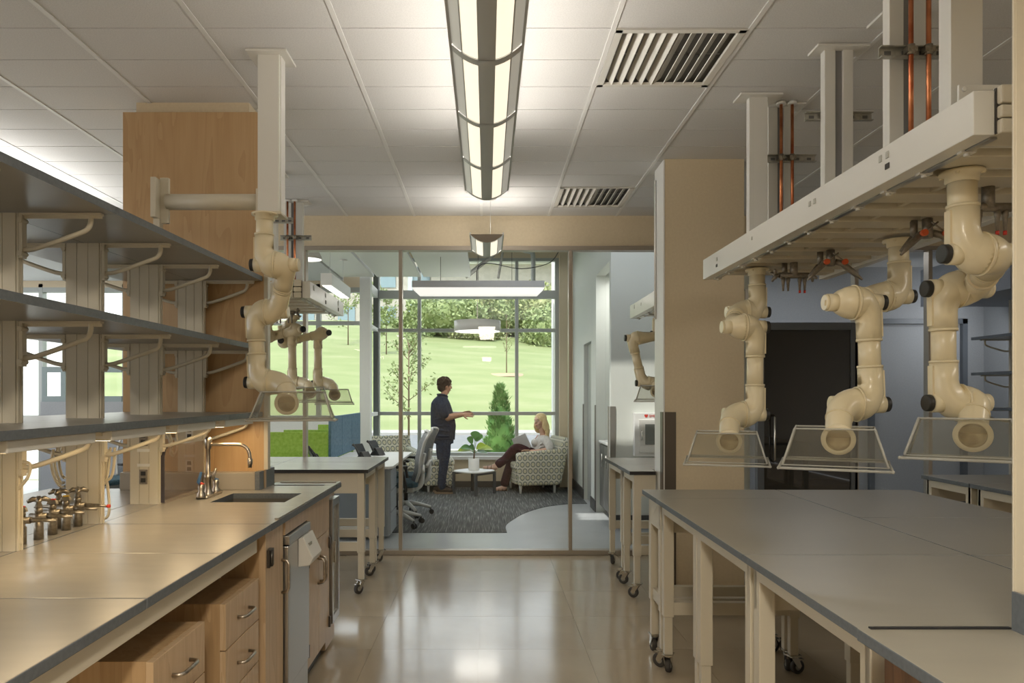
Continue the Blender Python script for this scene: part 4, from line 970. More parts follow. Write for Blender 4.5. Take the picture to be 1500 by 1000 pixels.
def mobile_table(label, x0, x1, y0, y1, legs, apron=('', .06), rails=True, pivot=None, rz=0, zt=.91, front='left', top=None, inset=.03, dark=False, yrail=False, cz=.105, group='mobile lab tables', mats=None):
    t = thing('mobile_table', label, 'table', (0,0,0), group=group)
    mt = mats or [M_['lamr'], M_['edge']]
    MB().box(x0, x1, y0+.0015, y1-.0015, zt-.026, zt, 0, 1).build('tabletop', mt, t, .002)
    zb = zt-.026
    a0, a1 = x0+inset, x1-inset; c0, c1 = min(y for x, y in legs), max(y for x, y in legs)
    side_h = apron[1]
    fr = MB(); fr.box(a0, a0+.02, c0, c1, zb-side_h, zb).box(a1-.02, a1, c0, c1, zb-side_h, zb)
    fr.box(a0, a1, c0-.02, c0, zb-.15, zb).box(a0, a1, c1, c1+.02, zb-.15, zb)
    fr.build('apron', M_['cream'], t, .001)
    for x, y in legs:
        lg = MB(); xx = max(a0+.0265, min(a1-.0265, x)); h = .0265
        lg.box(xx-h, xx+h, y-h, y+h, .30, zb).box(xx-.021, xx+.021, y-.021, y+.021, .104, .30)
        o = lg.build('leg', M_['cream'], t, .003)
        caster(o, xx, y, rb.uniform(0, 2*PI))
    ys = sorted(set(y for x, y in legs))
    for y in (ys[0], ys[-1]): MB().box(a0+.05, a1-.05, y-.02, y+.02, .31, .375).build('stretcher', M_['cream'], t, .002)
    if yrail:
        for xx in (a0+.01, a1-.03): MB().box(xx, xx+.03, ys[0]+.027, ys[-1]-.027, .31, .375).build('side_stretcher', M_['cream'], t, .002)
    if pivot:
        t.matrix_basis = Matrix.Translation(pivot) @ Matrix.Rotation(rz, 4, 'Z') @ Matrix.Translation(-Vector(pivot))
    return t
pv = (.893, 4.15, 0); RT = -.0128
LX, RX = .92, 1.62
mobile_table('narrow far end table of the right bench island, by the column', .893, 1.655, 3.80, 4.15, [(LX, 4.08), (LX, 3.845), (RX, 4.08), (RX, 3.845)], ('', .15), pivot=pv, rz=RT, yrail=True)
mobile_table('long middle table of the right island aisle side', .893, 1.655, 2.453, 3.80, [(LX, 3.765), (LX, 3.16), (LX, 3.095), (LX, 2.495), (RX, 3.765), (RX, 3.13), (RX, 2.495)], ('', .05), pivot=pv, rz=RT)
mobile_table('nearest aisle side table of the right island', .893, 1.655, 1.66, 2.451, [(LX, 2.41), (LX, 1.70), (RX, 2.41), (RX, 1.70)], ('', .05), pivot=pv, rz=RT, yrail=True)
mobile_table('far table of the right island, window side', 1.66, 2.42, 3.207, 4.15, [(1.7, 4.08), (1.7, 3.25), (2.38, 4.08), (2.38, 3.25)], ('', .05), pivot=pv, rz=RT, yrail=True)
mobile_table('middle table of the right island, far column of tops', 1.66, 2.42, 2.455, 3.205, [(1.7, 3.15), (1.7, 2.50), (2.38, 3.15), (2.38, 2.50)], ('', .05), pivot=pv, rz=RT, yrail=True)
mobile_table('near table of the right island cut by the right frame edge', 1.66, 2.42, 1.66, 2.451, [(1.7, 2.41), (1.7, 1.70), (2.38, 2.41), (2.38, 1.70)], ('', .05), pivot=pv, rz=RT, yrail=True)
mobile_table('table in the next bay at far right, farther one', 2.96, 3.70, 4.43, 4.92, [(3.0, 4.88), (3.0, 4.48), (3.66, 4.88), (3.66, 4.48)], ('', .05), yrail=True)
mobile_table('table in the next bay at far right, nearer one', 2.96, 3.70, 3.60, 4.425, [(3.0, 4.37), (3.0, 3.66), (3.66, 4.37), (3.66, 3.66)], ('', .05), yrail=True)
ml = [M_['lam'], M_['dark_edge']]
mobile_table('black edged mobile table left of the aisle, nearer half', -1.645, -.865, 5.25, 5.86, [(-.90, 5.30), (-.90, 5.82), (-1.6, 5.30), (-1.6, 5.82)], ('', .05), mats=ml)
mobile_table('mobile table left of the aisle touching the glass partition', -1.645, -.865, 5.864, 6.356, [(-.90, 5.90), (-.90, 6.31), (-1.6, 5.90), (-1.6, 6.31)], ('', .05), mats=ml)
mobile_table('white looking mobile table behind the oak panel', -2.43, -1.65, 5.25, 5.86, [(-1.7, 5.30), (-1.7, 5.82), (-2.38, 5.30), (-2.38, 5.82)], ('', .05), mats=ml)
mobile_table('white looking mobile table by the glass left of the aisle', -2.43, -1.65, 5.864, 6.356, [(-1.7, 5.90), (-1.7, 6.31), (-2.38, 5.90), (-2.38, 6.31)], ('', .05), mats=ml)
t = thing('mobile_table', 'black edged mobile table beside the cream column, nearer half', 'table', (0,0,0), group='mobile lab tables')
MB().prism([(1.022,5.14), (1.205,5.14), (1.205,5.27), (1.80,5.27), (1.80,5.598), (1.022,5.598)], .884, .91, 'z').build('tabletop', M_['lam'], t)
MB().box(1.020, 1.205, 5.138, 5.142, .884, .908).build('front_edge', M_['dark_edge'], t)
MB().box(1.018, 1.023, 5.14, 5.598, .884, .909).build('side_edge', M_['edge'], t)
MB().box(1.05, 1.07, 5.20, 5.56, .83, .884).box(1.09, 1.205, 5.15, 5.17, .73, .884).box(1.05, 1.78, 5.56, 5.58, .73, .884).build('apron', M_['cream'], t)
for x, y in ((1.0765, 5.175), (1.0765, 5.60-.05)):
    o = MB().box(x-.0265, x+.0265, y-.0265, y+.0265, .30, .884).box(x-.021, x+.021, y-.021, y+.021, .104, .30).build('leg', M_['cream'], t, .003); caster(o, x, y, 2.6)
MB().box(1.103, 1.205, 5.155, 5.195, .31, .375).build('stretcher', M_['cream'], t)
MB().box(1.103, 1.75, 5.53, 5.57, .31, .375).build('stretcher', M_['cream'], t)
mobile_table('mobile table touching the glass partition right of the aisle', 1.022, 1.80, 5.602, 6.27, [(1.055, 5.66), (1.055, 6.20), (1.77, 5.66), (1.77, 6.20)], ('', .05), mats=ml)
# ------------------------------------------------------------------ fixed bench at lower right
fb = thing('fixed_bench', 'fixed bench end at lower right with slate marine edge', 'bench', (1.2, 1.2, 0))
slab(MB(), .820, 1.16, .5, 1.60, .935).build('worktop_slab', [M_['lamr'], M_['edge']], fb, .003)
slab(MB(), 1.1601, 2.0, .5, 1.585, .935).build('rear_slab', [M_['lamr'], M_['edge']], fb)
MB().box(.845, 1.155, 1.588, 1.598, .9355, .939).build('marine_edge', M_['dark_edge'], fb)  # black line of the marine edge
MB().box(.86, 1.9, .5, 1.56, 0, .905).build('cabinet_body', wood('shaded_oak', (.22,.115,.055), (.17,.085,.04), (.12,.06,.028), (3.2,3.2,.45)), fb)  # oak with the shade below the worktop put into its colour
MB().box(1.16, 1.40, 1.545, 1.583, .935, 1.02).build('end_upstand', M_['backsplash'], fb, .002)
MB().box(1.153, 1.16, 1.54, 1.585, .935, 1.02).build('upstand_edge', M_['edge'], fb)
rp = thing('bench_post', 'cream full height post at the right frame edge', 'post', (1.2, 1.56, .94))
MB().box(1.164, 1.31, 1.586, 1.598, .936, ZC-.001).box(1.158, 1.164, 1.586, 1.592, .936, ZC-.001).build('post', M_['cream'], rp, .002)
# ------------------------------------------------------------------ hanging lamps
def arc_z(u, c=.262, sag=.064): # u -1..1
    return -sag*(1-u*u)
def long_lamp(label, y0, y1, nseg, zt):
    t = thing('pendant_lamp', label, 'lamp', (0, y0, zt), group='curved linear pendant lamps')
    W = .131; cuts = [(-1,-.955,'fix'), (-.955,-.70,'lens_dim'), (-.70,-.66,'fix'), (-.66,-.24,'lens'), (-.24,.24,'fix'), (.24,.66,'lens'), (.66,.70,'fix'), (.70,.955,'lens_dim'), (.955,1,'fix')]
    sl = (y1-y0)/nseg
    xc = -.0
    for i in range(nseg):
        a, b_ = y0+sl*i, y0+sl*(i+1)
        for u0, u1, mm in cuts:
            n = 4; inset = .022 if mm != 'fix' else 0
            b = MB()
            for k in range(n):
                ua, ub = u0+(u1-u0)*k/n, u0+(u1-u0)*(k+1)/n
                za, zb = zt+arc_z(ua), zt+arc_z(ub)
                off = .003 if mm != 'fix' else 0
                b.add([(xc+ua*W, a+inset, za+off), (xc+ub*W, a+inset, zb+off), (xc+ub*W, b_-inset, zb+off), (xc+ua*W, b_-inset, za+off)], [(0,1,2,3)], 0, True)
            if mm != 'fix': b.build('lens_panel', M_[mm], t)
            else: b.build('shade_strip', M_[mm], t)
    for i in range(nseg+1):
        y = y0+sl*i; ya, yb = max(y0, y-.022), min(y1, y+.022)
        b = MB()
        for k in range(16):
            ua, ub = -1+k/8, -1+(k+1)/8
            b.add([(xc+ua*W, ya, zt+arc_z(ua)-.002), (xc+ub*W, ya, zt+arc_z(ub)-.002), (xc+ub*W, yb, zt+arc_z(ub)-.002), (xc+ua*W, yb, zt+arc_z(ua)-.002)], [(0,1,2,3)], 0, True)
        b.build('cross_rib', M_['fix'], t)
    for y in (y0, y1):
        poly = [(xc+u/10*W, zt+arc_z(u/10)) for u in range(-10, 11)]
        MB().prism(poly, y-.003, y+.003, 'y').build('end_plate', mat('end_plate_tan', (.34,.29,.24), .5) if y == y0 and nseg == 1 else M_['fix'], t)
    MB().box(xc-W-.004, xc-W+.006, y0, y1, zt-.008, zt+.014).box(xc+W-.006, xc+W+.004, y0, y1, zt-.008, zt+.014).build('side_rail', M_['fix'], t)
    MB().box(xc-.09, xc+.09, y0+.02, y1-.02, zt-.008, zt-.004).build('inner_tray', M_['fix'], t)
    return t
lp = long_lamp('long curved pendant lamp with four lit lens pairs over the aisle', 2.0, 4.436, 4, 2.714)
for y in (2.3, 4.3): MB().cyl((0, y, 2.70), (0, y, ZC), .0022, seg=6).build('hanging_cable', M_['white'], lp)
lq = long_lamp('short single segment curved pendant lamp near the glass partition', 5.66, 6.27, 1, 2.714)
MB().cyl((.03, 5.98, 2.70), (.03, 5.98, ZC), .0022, seg=6).lathe([(0,0),(.05,0),(.05,-.012),(0,-.014)], (.03, 5.98, ZC), 16).build('hanging_cable', M_['white'], lq)
# ------------------------------------------------------------------ office desks and screens
dk = thing('desk', 'long white office desk running back beyond the glass', 'desk', (-1.8, 8, 0))
MB().prism([(-2.9,7.2), (-.98,7.2), (-.94,7.25), (-.94,9.08), (-1.72,9.08), (-1.72,7.95), (-2.9,7.95)], .715, .74, 'z').build('desktop', M_['white'], dk, .002)
mdk = mat('blue_grey_panel', (.25,.29,.33), .5)
MB().box(-2.85, -1.02, 7.24, 7.26, .04, .715).build('modesty_panel', mdk, dk)
pe = thing('drawer_pedestal', 'grey drawer pedestal under the desk end nearest the aisle', 'cabinet', (-1.2, 7.4, 0))
MB().box(-1.60, -.985, 7.27, 7.75, .03, .71).build('body', mat('pedestal_grey', (.36,.39,.42), .5), pe, .003)
for k in range(3): MB().box(-.985, -.968, 7.28, 7.74, .05+k*.22, .255+k*.22).build('drawer', bpy.data.materials['pedestal_grey'], pe, .002)
mg = speckle(mat('green_felt', (.30,.50,.06), .95), (.27,.46,.05), (.36,.56,.09), 30); mb_ = speckle(mat('blue_felt', (.10,.19,.27), .95), (.09,.17,.25), (.13,.23,.31), 30)
for i, (x0, x1, y, z1, lab) in enumerate([(-2.75, -1.76, 7.97, 1.045, 'lime green desk screen, nearest and largest'), (-2.45, -1.74, 8.7, 1.035, 'lime green desk screen just behind the largest one'), (-2.20, -1.74, 9.4, 1.07, 'lime green desk screen farthest back and highest')]):
    tag(MB().box(x0, x1, y, y+.03, .745 if i == 0 else 0.0, z1).build('desk_screen', mg, None, .004), lab, 'screen', 'felt desk screens')
bs = thing('desk_screen', 'blue grey felt screen running along the desk', 'screen', (-1.74, 8.9, .74), group='felt desk screens')
for k in range(3): MB().box(-1.755, -1.725, 8.0+k*.62, 8.612+k*.62, .742, 1.215).build('felt_panel', mb_, bs, .003)
for i, (x, y, rz, lab) in enumerate([(-1.36, 8.0, -.5, 'black desk phone, middle one standing upright on white desk'), (-1.30, 8.6, -.5, 'black desk phone on the desk nearest the lounge window'), (-1.85, 7.75, .5, 'black desk phone leaning in front of the blue screen')]):
    t = thing('desk_phone', lab, 'phone', (0,0,0), group='black desk phones')
    MB().prism([(-.09,0), (.09,0), (.02,.10), (-.005,.10)], -.08, .08, 'y').build('base', M_['black'], t, .004)
    MB().prism([(-.02,.03), (.0,.04), (-.10,.20), (-.12,.19)], -.09, .09, 'y').build('screen_panel', mat('phone_dark', (.03,.035,.045), .25), t, .004)
    MB().tube(smooth_path([(-.12,-.10,.19), (-.09,-.105,.175), (-.03,-.105,.11), (.0,-.10,.06)], 4), [.018]*4+[.010]*8+[.016], 8).build('handset', M_['black'], t)
    MB().box(-.02, .02, -.04, .04, .0, .03).build('foot', M_['galv'], t)
    t.location = (x, y, .742); t.rotation_euler = (0, 0, rz); t.scale = (.78, .78, .86)
# office chairs (face -X, back on +X)
mgc = mat('light_grey_plastic', (.55,.55,.52), .45); mme = speckle(mat('grey_mesh', (.20,.21,.22), .8), (.12,.13,.14), (.30,.31,.31), 130)
def task_chair(loc, rz, label, blue=True):
    t = thing('office_chair', label, 'chair', (0,0,0), group='mesh backed office chairs')
    MB().prism([(-.25,-.22), (.18,-.24), (.24,-.17), (.24,.17), (.18,.24), (-.25,.22), (-.28,.12), (-.28,-.12)], .44, .50, 'z').build('seat', speckle(mat('petrol_fabric', (.03,.07,.09), .95), (.025,.06,.08), (.05,.10,.12), 60), t, .02)
    MB().box(-.14, .20, -.10, .10, .37, .44).build('mechanism', mgc, t, .02)
    MB().cyl((0,0,.13), (0,0,.38), .026, seg=12).build('gas_lift', M_['black'], t)
    bsb = MB()
    for k in range(5):
        a = 2*PI*k/5+.35; c, s = math.cos(a), math.sin(a)
        bsb.tube([(0,0,.15), (c*.16,s*.16,.125), (c*.30,s*.30,.085)], [.034,.024,.017], 8)
    bs_ = bsb.build('star_base', mgc, t)
    for k in range(5):
        a = 2*PI*k/5+.35; c, s = math.cos(a), math.sin(a)
        MB().cyl((c*.31-s*.022, s*.31+c*.022, .03), (c*.31-s*.008, s*.31+c*.008, .03), .03, seg=12).cyl((c*.31+s*.022, s*.31-c*.022, .03), (c*.31+s*.008, s*.31-c*.008, .03), .03, seg=12).cyl((c*.31,s*.31,.03), (c*.30,s*.30,.085), .010, seg=8).build('castor', M_['black'], bs_)
    b = MB(); prof = [(.20,.50,.17), (.235,.62,.215), (.245,.75,.225), (.285,.92,.21), (.345,1.03,.16)]
    n = 10; rows = []
    for x, z, hw in prof:
        rows.append([Vector((x - .045*((2*k/n-1)**2)*-1 - .03, hw*(2*k/n-1), z)) for k in range(n+1)])
    vs = [p for r_ in rows for p in r_]; fs = [(i*(n+1)+k, i*(n+1)+k+1, (i+1)*(n+1)+k+1, (i+1)*(n+1)+k) for i in range(len(rows)-1) for k in range(n)]
    b.add(vs, fs, 0, True); o = b.build('mesh_back', mme, t); o.modifiers.new('thick', 'SOLIDIFY').thickness = .014
    fr = MB(); left = [r_[0] for r_ in rows]; right = [r_[-1] for r_ in rows]
    fr.tube(smooth_path(left + [rows[-1][5]+Vector((.01,0,.02))] + right[::-1], 4), .015, 8)
    fr.tube(smooth_path([(.10,0,.40), (.24,0,.42), (.29,0,.52), (.285,0,.66), (.31,0,.80)], 4), [.035]*8+[.028]*9, 8, sy=1.5)
    fr.tube(smooth_path([(.29,-.16,.60), (.30,0,.66), (.29,.16,.60)], 4), .020, 8)
    fr.build('back_frame', mgc, t)
    for s in (-1, 1):
        ar = MB().tube(smooth_path([(.08,s*.18,.40), (.10,s*.27,.42), (.08,s*.28,.55), (.05,s*.28,.66)], 4), .018, 8).build('arm_post', M_['black'], t)
        MB().box(-.16, .12, s*.28-.04, s*.28+.04, .66, .69).build('armrest', M_['black'], ar, .012)
    t.location = loc; t.rotation_euler = (0,0,rz); return t
c0 = task_chair((-1.01, 8.02, .006), .15, 'grey mesh office chair with black arms, nearest at the desk end')
dup(c0, (-.98, 8.75, .006), -.15, 'grey mesh office chair behind the nearest one at the desk')
dup(c0, (-2.62, 8.55, .006), 2.6, 'grey mesh office chair behind the green screen at left')
dup(c0, (-4.3, 8.3, .006), 1.2, 'grey mesh office chair seen through the shelf posts')
# ------------------------------------------------------------------ lounge furniture
def oval_fabric():
    m = mat('oval_pattern_fabric', (.66,.62,.47), .9)
    t = N(m, 'ShaderNodeTexCoord'); g = N(m, 'ShaderNodeNewGeometry')
    sp = N(m, 'ShaderNodeSeparateXYZ'); L(m, t.outputs['Object'], sp.inputs[0])
    ns = N(m, 'ShaderNodeVectorTransform'); ns.vector_type = 'NORMAL'; ns.convert_from = 'WORLD'; ns.convert_to = 'OBJECT'; L(m, g.outputs['Normal'], ns.inputs[0])
    nn = N(m, 'ShaderNodeSeparateXYZ'); L(m, ns.outputs[0], nn.inputs[0])
    def mth(op, a, b=None, c=None):
        n = N(m, 'ShaderNodeMath', operation=op)
        for i, v in enumerate((a, b, c)):
            if v is None: continue
            if isinstance(v, (int, float)): n.inputs[i].default_value = v
            else: L(m, v, n.inputs[i])
        return n.outputs[0]
    ax = mth('ABSOLUTE', nn.outputs[0]); ay = mth('ABSOLUTE', nn.outputs[1]); az = mth('ABSOLUTE', nn.outputs[2])
    selx = mth('GREATER_THAN', ax, ay)           # facing x: use y for u
    u = mth('ADD', mth('MULTIPLY', sp.outputs[1], selx), mth('MULTIPLY', sp.outputs[0], mth('SUBTRACT', 1, selx)))
    top = mth('GREATER_THAN', az, .75)
    v = mth('ADD', mth('MULTIPLY', sp.outputs[2], mth('SUBTRACT', 1, top)), mth('MULTIPLY', sp.outputs[1], top))
    u = mth('ADD', mth('MULTIPLY', u, mth('SUBTRACT', 1, top)), mth('MULTIPLY', sp.outputs[0], top))
    uu = mth('DIVIDE', u, .080); vv = mth('DIVIDE', v, .096)
    row = mth('FLOOR', vv); off = mth('MULTIPLY', mth('FLOORED_MODULO', row, 2), .5) if False else mth('MULTIPLY', mth('MODULO', mth('ADD', row, 100), 2), .5)
    fu = mth('SUBTRACT', mth('FRACT', mth('ADD', uu, mth('ADD', off, 50))), .5); fv = mth('SUBTRACT', mth('FRACT', vv), .5)
    r = mth('SQRT', mth('ADD', mth('POWER', mth('MULTIPLY', fu, 2.05), 2), mth('POWER', mth('MULTIPLY', fv, 2.05), 2)))
    rr = ramp(m, r, [(.0, (.66,.62,.45)), (.62, (.62,.58,.40)), (.66, (.08,.11,.12)), (.84, (.12,.17,.18)), (.90, (.68,.65,.54))])
    L(m, rr.outputs[0], B(m).inputs['Base Color']); return m
MF = oval_fabric()
def armchair(label, loc, rz, W=.76, D=.72, seat_w=None):
    """faces local -X"""
    t = thing('armchair', label, 'armchair', (0,0,0), group='oval patterned armchairs')
    h = W/2
    MB().box(-D/2, D/2-.1, -h+.12, h-.12, .13, .34).build('seat_base', MF, t, .015)
    MB().box(-D/2-.02, D/2-.12, -h+.125, h-.125, .34, .45).build('seat_cushion', MF, t, .035, 3)
    for s in (-1, 1):
        y0, y1 = (h-.12, h) if s > 0 else (-h, -h+.12)
        MB().prism([(-D/2+.02,.12), (D/2-.06,.12), (D/2+.02,.66), (-D/2+.0,.60), (-D/2-.01,.56)], y0, y1, 'y').build('arm', MF, t, .03, 3)
    MB().prism([(D/2-.13,.13), (D/2-.03,.13), (D/2+.11,.80), (D/2+.03,.83), (D/2-.10,.60)], -h+.01, h-.01, 'y').build('backrest', MF, t, .035, 3)
    for x in (-D/2+.06, D/2-.12):
        for y in (-h+.07, h-.07): MB().cyl((x,y,.001), (x,y,.13), .016, .022, seg=10).build('leg', M_['white'], t)
    t.location = loc; t.rotation_euler = (0,0,rz); return t
armchair('oval patterned armchair with white legs that the woman sits in', (.72, 10.97, .006), .20, .76, .70)
armchair('oval patterned armchair behind the desk, standing left of the man', (-1.40, 10.92, .006), PI/2+.4, .72, .62)
ot = thing('ottoman', 'oval patterned seat block just left of the standing man', 'ottoman', (0,0,0))
MB().box(-.22, .22, -.25, .25, .10, .40).build('base', MF, ot, .02)
MB().box(-.225, .225, -.255, .255, .40, .49).build('cushion', MF, ot, .03, 3)
for x in (-.16, .16):
    for y in (-.18, .18): MB().cyl((x,y,0), (x,y,.10), .016, .02, seg=10).build('leg', M_['white'], ot)
ot.location = (-.73, 10.98, .006); ot.rotation_euler = (0,0,.1)
tb_ = thing('coffee_table', 'low white coffee table with four dark legs', 'table', (0,0,0))
pts = []
for k in range(40):
    a = 2*PI*k/40; q = (abs(math.cos(a))**4+abs(math.sin(a))**4)**-.25; pts.append((.255*q*math.cos(a), .255*q*math.sin(a)))
MB().prism(pts, .325, .345, 'z').build('tabletop', M_['white'], tb_, .004)
mlg = mat('dark_grey_leg', (.06,.065,.07), .45)
for k in range(4):
    a = PI/4+k*PI/2; x, y = .30*math.cos(a), .30*math.sin(a)
    MB().box(x-.018, x+.018, y-.018, y+.018, 0, .325).box(min(0,x), max(0,x), y-.01, y+.01, .29, .325).build('leg', mlg, tb_, .003)
tb_.location = (-.185, 10.62, .006); tb_.rotation_euler = (0,0,PI/4+.1)
# plant on table
pl = thing('potted_plant', 'leafy green plant in a white cylinder pot on the coffee table', 'plant', (0,0,0))
MB().lathe([(0,0),(.075,0),(.08,.01),(.08,.175),(.072,.175),(.07,.15),(0,.15)], seg=24).build('pot', M_['white'], pl)
MB().cyl((0,0,.15), (.01,0,.30), .014, .009, 8).build('stem', M_['rubber'] if False else BK, pl)
def leaf(c, d, up, Ln, Wd, mm, parent, nm='leaf'):
    d = Vector(d).normalized(); sdv = d.cross(Vector(up)).normalized(); nrm = sdv.cross(d); b = MB(); vs = []; n = 7
    for i in range(n+1):
        u = i/n; wd = Wd*math.sin(PI*min(1, u*.94+.05))**.7*(1 if i < n else .05); p = Vector(c)+d*Ln*u-Vector((0,0,1))*Ln*.35*u*u
        vs += [p-sdv*wd+nrm*wd*.25, p, p+sdv*wd+nrm*wd*.25]
    fs = []
    for i in range(n): a = i*3; fs += [(a,a+1,a+4,a+3), (a+1,a+2,a+5,a+4)]
    b.add(vs, fs, 0, True); b.build(nm, mm, parent)
ml1 = mat('dark_green_leaf', (.09,.25,.06), .35); ml2 = mat('yellow_green_leaf', (.36,.50,.05), .4)
for k, (dx, dz, ln, wd, mm) in enumerate([(-1,.5,.20,.07,ml2),(1,.6,.24,.075,ml2),(-.5,1.6,.19,.07,ml1),(.4,1.9,.20,.075,ml1),(.1,2.4,.17,.07,ml1),(-.8,.7,.20,.06,ml1),(.8,.2,.18,.06,ml1),(-.2,.5,.15,.07,ml1),(.5,.7,.2,.07,ml2)]):
    yy = math.sin(k*2.3)*.5; st = Vector((.01+dx*.06, yy*.06, .25+dz*.09))
    MB().tube([(.005,0,.25), tuple(st)], .004, 5).build('stalk', ml1, pl)
    leaf(st, (dx, yy, dz*.6), (0,-.6,.8), ln, wd, mm, pl)
pl.location = (-.19, 10.62, .352)
# plant and kitchenette in recess
kt = thing('kitchenette', 'dark cabinet with pale counter in the wall recess', 'cabinet', (1.7, 8.5, 0))
MB().box(1.42, 1.99, 8.03, 8.95, .08, .87).build('body', mat('dark_cabinet', (.09,.09,.085), .4), kt)
MB().box(1.39, 1.99, 8.02, 8.96, .87, .90).build('counter', M_['white'], kt, .003)
for k in range(3):
    d = MB().box(1.40, 1.42, 8.05+k*.3, 8.34+k*.3, .10, .85).build('door', bpy.data.materials['dark_cabinet'], kt, .002)
    MB().cyl((1.385, 8.08+k*.3, .6), (1.385, 8.08+k*.3, .75), .006, seg=8).build('handle', M_['chrome'], d)
gr = thing('potted_grass', 'spiky green plant in a small white pot on the recess counter', 'plant', (0,0,0))
MB().lathe([(0,0),(.045,0),(.05,.01),(.055,.16),(.048,.16),(0,.14)], seg=18).build('pot', M_['white'], gr)
b = MB()
for k in range(60):
    a = rb.uniform(0, 2*PI); r_ = rb.uniform(0, .035); h = rb.uniform(.25, .52); o = Vector((r_*math.cos(a), r_*math.sin(a), .14)); tp = o+Vector((r_*math.cos(a)*.8, r_*math.sin(a)*.8, h))
    sdv = Vector((-math.sin(a), math.cos(a), 0))*.005; b.add([o-sdv, o+sdv, tp], [(0,1,2)])
tag(b.build('grass_blades', mat('blade_green', (.08,.20,.04), .6), gr), kind='stuff')
gr.location = (1.455, 8.33, .902)
# defibrillator cabinet on the lounge end wall
ae = thing('wall_cabinet', 'white wall cabinet with grey window and red lettering beyond the glass', 'cabinet', (1.9, 7.85, .8))
MB().box(1.60, 2.03, 7.80, 7.898, .79, 1.26).build('body', M_['white'], ae, .004)
dd = MB().box(1.645, 1.99, 7.785, 7.80, .83, 1.19).build('door', M_['whitep'], ae, .004)
MB().box(1.71, 1.96, 7.780, 7.786, .92, 1.14).build('window', mat('smoked_grey', (.20,.22,.21), .25), dd)
MB().tube([(1.672,7.785,.97), (1.672,7.765,.98), (1.672,7.765,1.06), (1.672,7.785,1.07)], .006, 8).build('handle', M_['chrome'], dd)
def text(name, s, loc, size, m, parent, rot=(PI/2,0,0)):
    cu = bpy.data.curves.new(name, 'FONT'); cu.body = s; cu.size = size; cu.extrude = .0008; cu.materials.append(m)
    o = bpy.data.objects.new(name, cu); C.objects.link(o); o.location = loc; o.rotation_euler = rot; bpy.context.view_layer.update()
    me = bpy.data.meshes.new_from_object(o); q = bpy.data.objects.new(name, me); C.objects.link(q); q.location = loc; q.rotation_euler = rot; setpar(q, parent); bpy.data.objects.remove(o); return q
text('red_lettering', '\u2665 EMERGENCY', (1.70, 7.797, 1.215), .036, M_['red'], ae)
# ------------------------------------------------------------------ lamps beyond the glass
tl = thing('trough_lamp', 'wide white trough pendant lamp crossing before the lounge window', 'lamp', (-.1, 8.6, 2.7))
MB().prism([(8.48,2.72), (8.72,2.72), (8.72,2.80), (8.48,2.80)], -.88, .68, 'x').build('housing', mat('trough_grey', (.5,.5,.5), .5), tl)
v0 = [(-.88,8.48,2.72),(.68,8.48,2.72),(.68,8.72,2.72),(-.88,8.72,2.72),(-.80,8.53,2.64),(.60,8.53,2.64),(.60,8.67,2.64),(-.80,8.67,2.64)]
MB().add(v0, [(0,1,5,4),(1,2,6,5),(2,3,7,6),(3,0,4,7),(4,5,6,7)]).build('diffuser', M_['lamp_soft'], tl)
for x in (-.1, -.55, .3): MB().cyl((x,8.6,2.8), (x,8.6,3.94), .003, seg=6).build('hanging_cable', M_['rubber'], tl)
rg = thing('ring_lamp', 'round white drum pendant lamp over the coffee table', 'lamp', (-.13, 10, 2.4))
MB().lathe([(.31,.0),(.322,.0),(.322,.145),(.31,.145)], (-.13,10,2.335), 40).build('drum', M_['carrier'], rg)
MB().lathe([(0,0),(.312,.0)], (-.13,10,2.340), 40).build('diffuser', M_['lamp'], rg)
MB().lathe([(0,0),(.312,.0)], (-.13,10,2.478), 40).build('top_diffuser', M_['lamp'], rg)
MB().cyl((-.13,10,2.48), (-.13,10,3.95), .004, seg=6).build('hanging_cable', M_['alu'], rg)
bx = thing('box_lamp', 'white rectangular box pendant lamp above the desks', 'lamp', (-1.75, 8.4, 2.7))
MB().box(-1.815, -1.69, 7.88, 8.95, 2.655, 2.785).build('housing', M_['white'], bx, .002)
MB().box(-1.80, -1.705, 7.90, 8.93, 2.650, 2.656).build('diffuser', M_['lamp'], bx)
for y in (8.05, 8.8): MB().cyl((-1.75,y,2.785), (-1.75,y,3.10), .003, seg=6).lathe([(0,0),(.05,0),(.05,-.01),(0,-.012)], (-1.75,y,3.10), 12).build('hanging_cable', M_['white'], bx)
dm = thing('dome_lamp', 'white bell shaped pendant lamp beside the far copper pipes', 'lamp', (-1.85, 7.5, 2.9))
MB().lathe([(0,.14),(.05,.14),(.10,.11),(.145,.03),(.15,0),(.142,0),(.135,.03),(.09,.10),(0,.12)], (-1.86,7.5,2.86), 28).build('shade', M_['whitep'], dm)
MB().lathe([(0,0),(.14,0)], (-1.86,7.5,2.865), 24).build('diffuser', M_['lamp'], dm)
MB().cyl((-1.86,7.5,3.0), (-1.86,7.5,3.10), .006, seg=6).build('stem', M_['white'], dm)
# exposed braces and conduits near the roof
tag(MB().tube([(-.30,10.2,3.12), (.10,10.2,3.44)], .03, 4).build('brace', M_['galv']), 'diagonal galvanized brace above the trough lamp', 'brace')
tag(MB().tube([(.16,10.2,3.10), (.24,10.2,3.56)], .018, 4).build('brace', M_['galv']), 'thin steep galvanized brace right of the diagonal one', 'brace')
tag(MB().tube(smooth_path([(.52,10.9,3.94), (.52,10.9,3.70), (.56,10.9,3.64), (.66,10.9,3.62), (.70,10.9,3.56), (.70,10.9,3.10)], 3), .035, 8).build('roof_pipe', M_['mull']), 'grey pipe stepping down beside the window mullion', 'pipe')
tag(MB().tube(smooth_path([(-.12,8.6,2.82), (-.10,8.6,2.98), (.05,8.8,3.06), (.45,9.4,3.10), (.85,9.8,3.25), (1.0,9.9,3.45)], 6), .006, 6).build('conduit', M_['base']), 'dark cable sagging from roof to the trough lamp', 'cable')
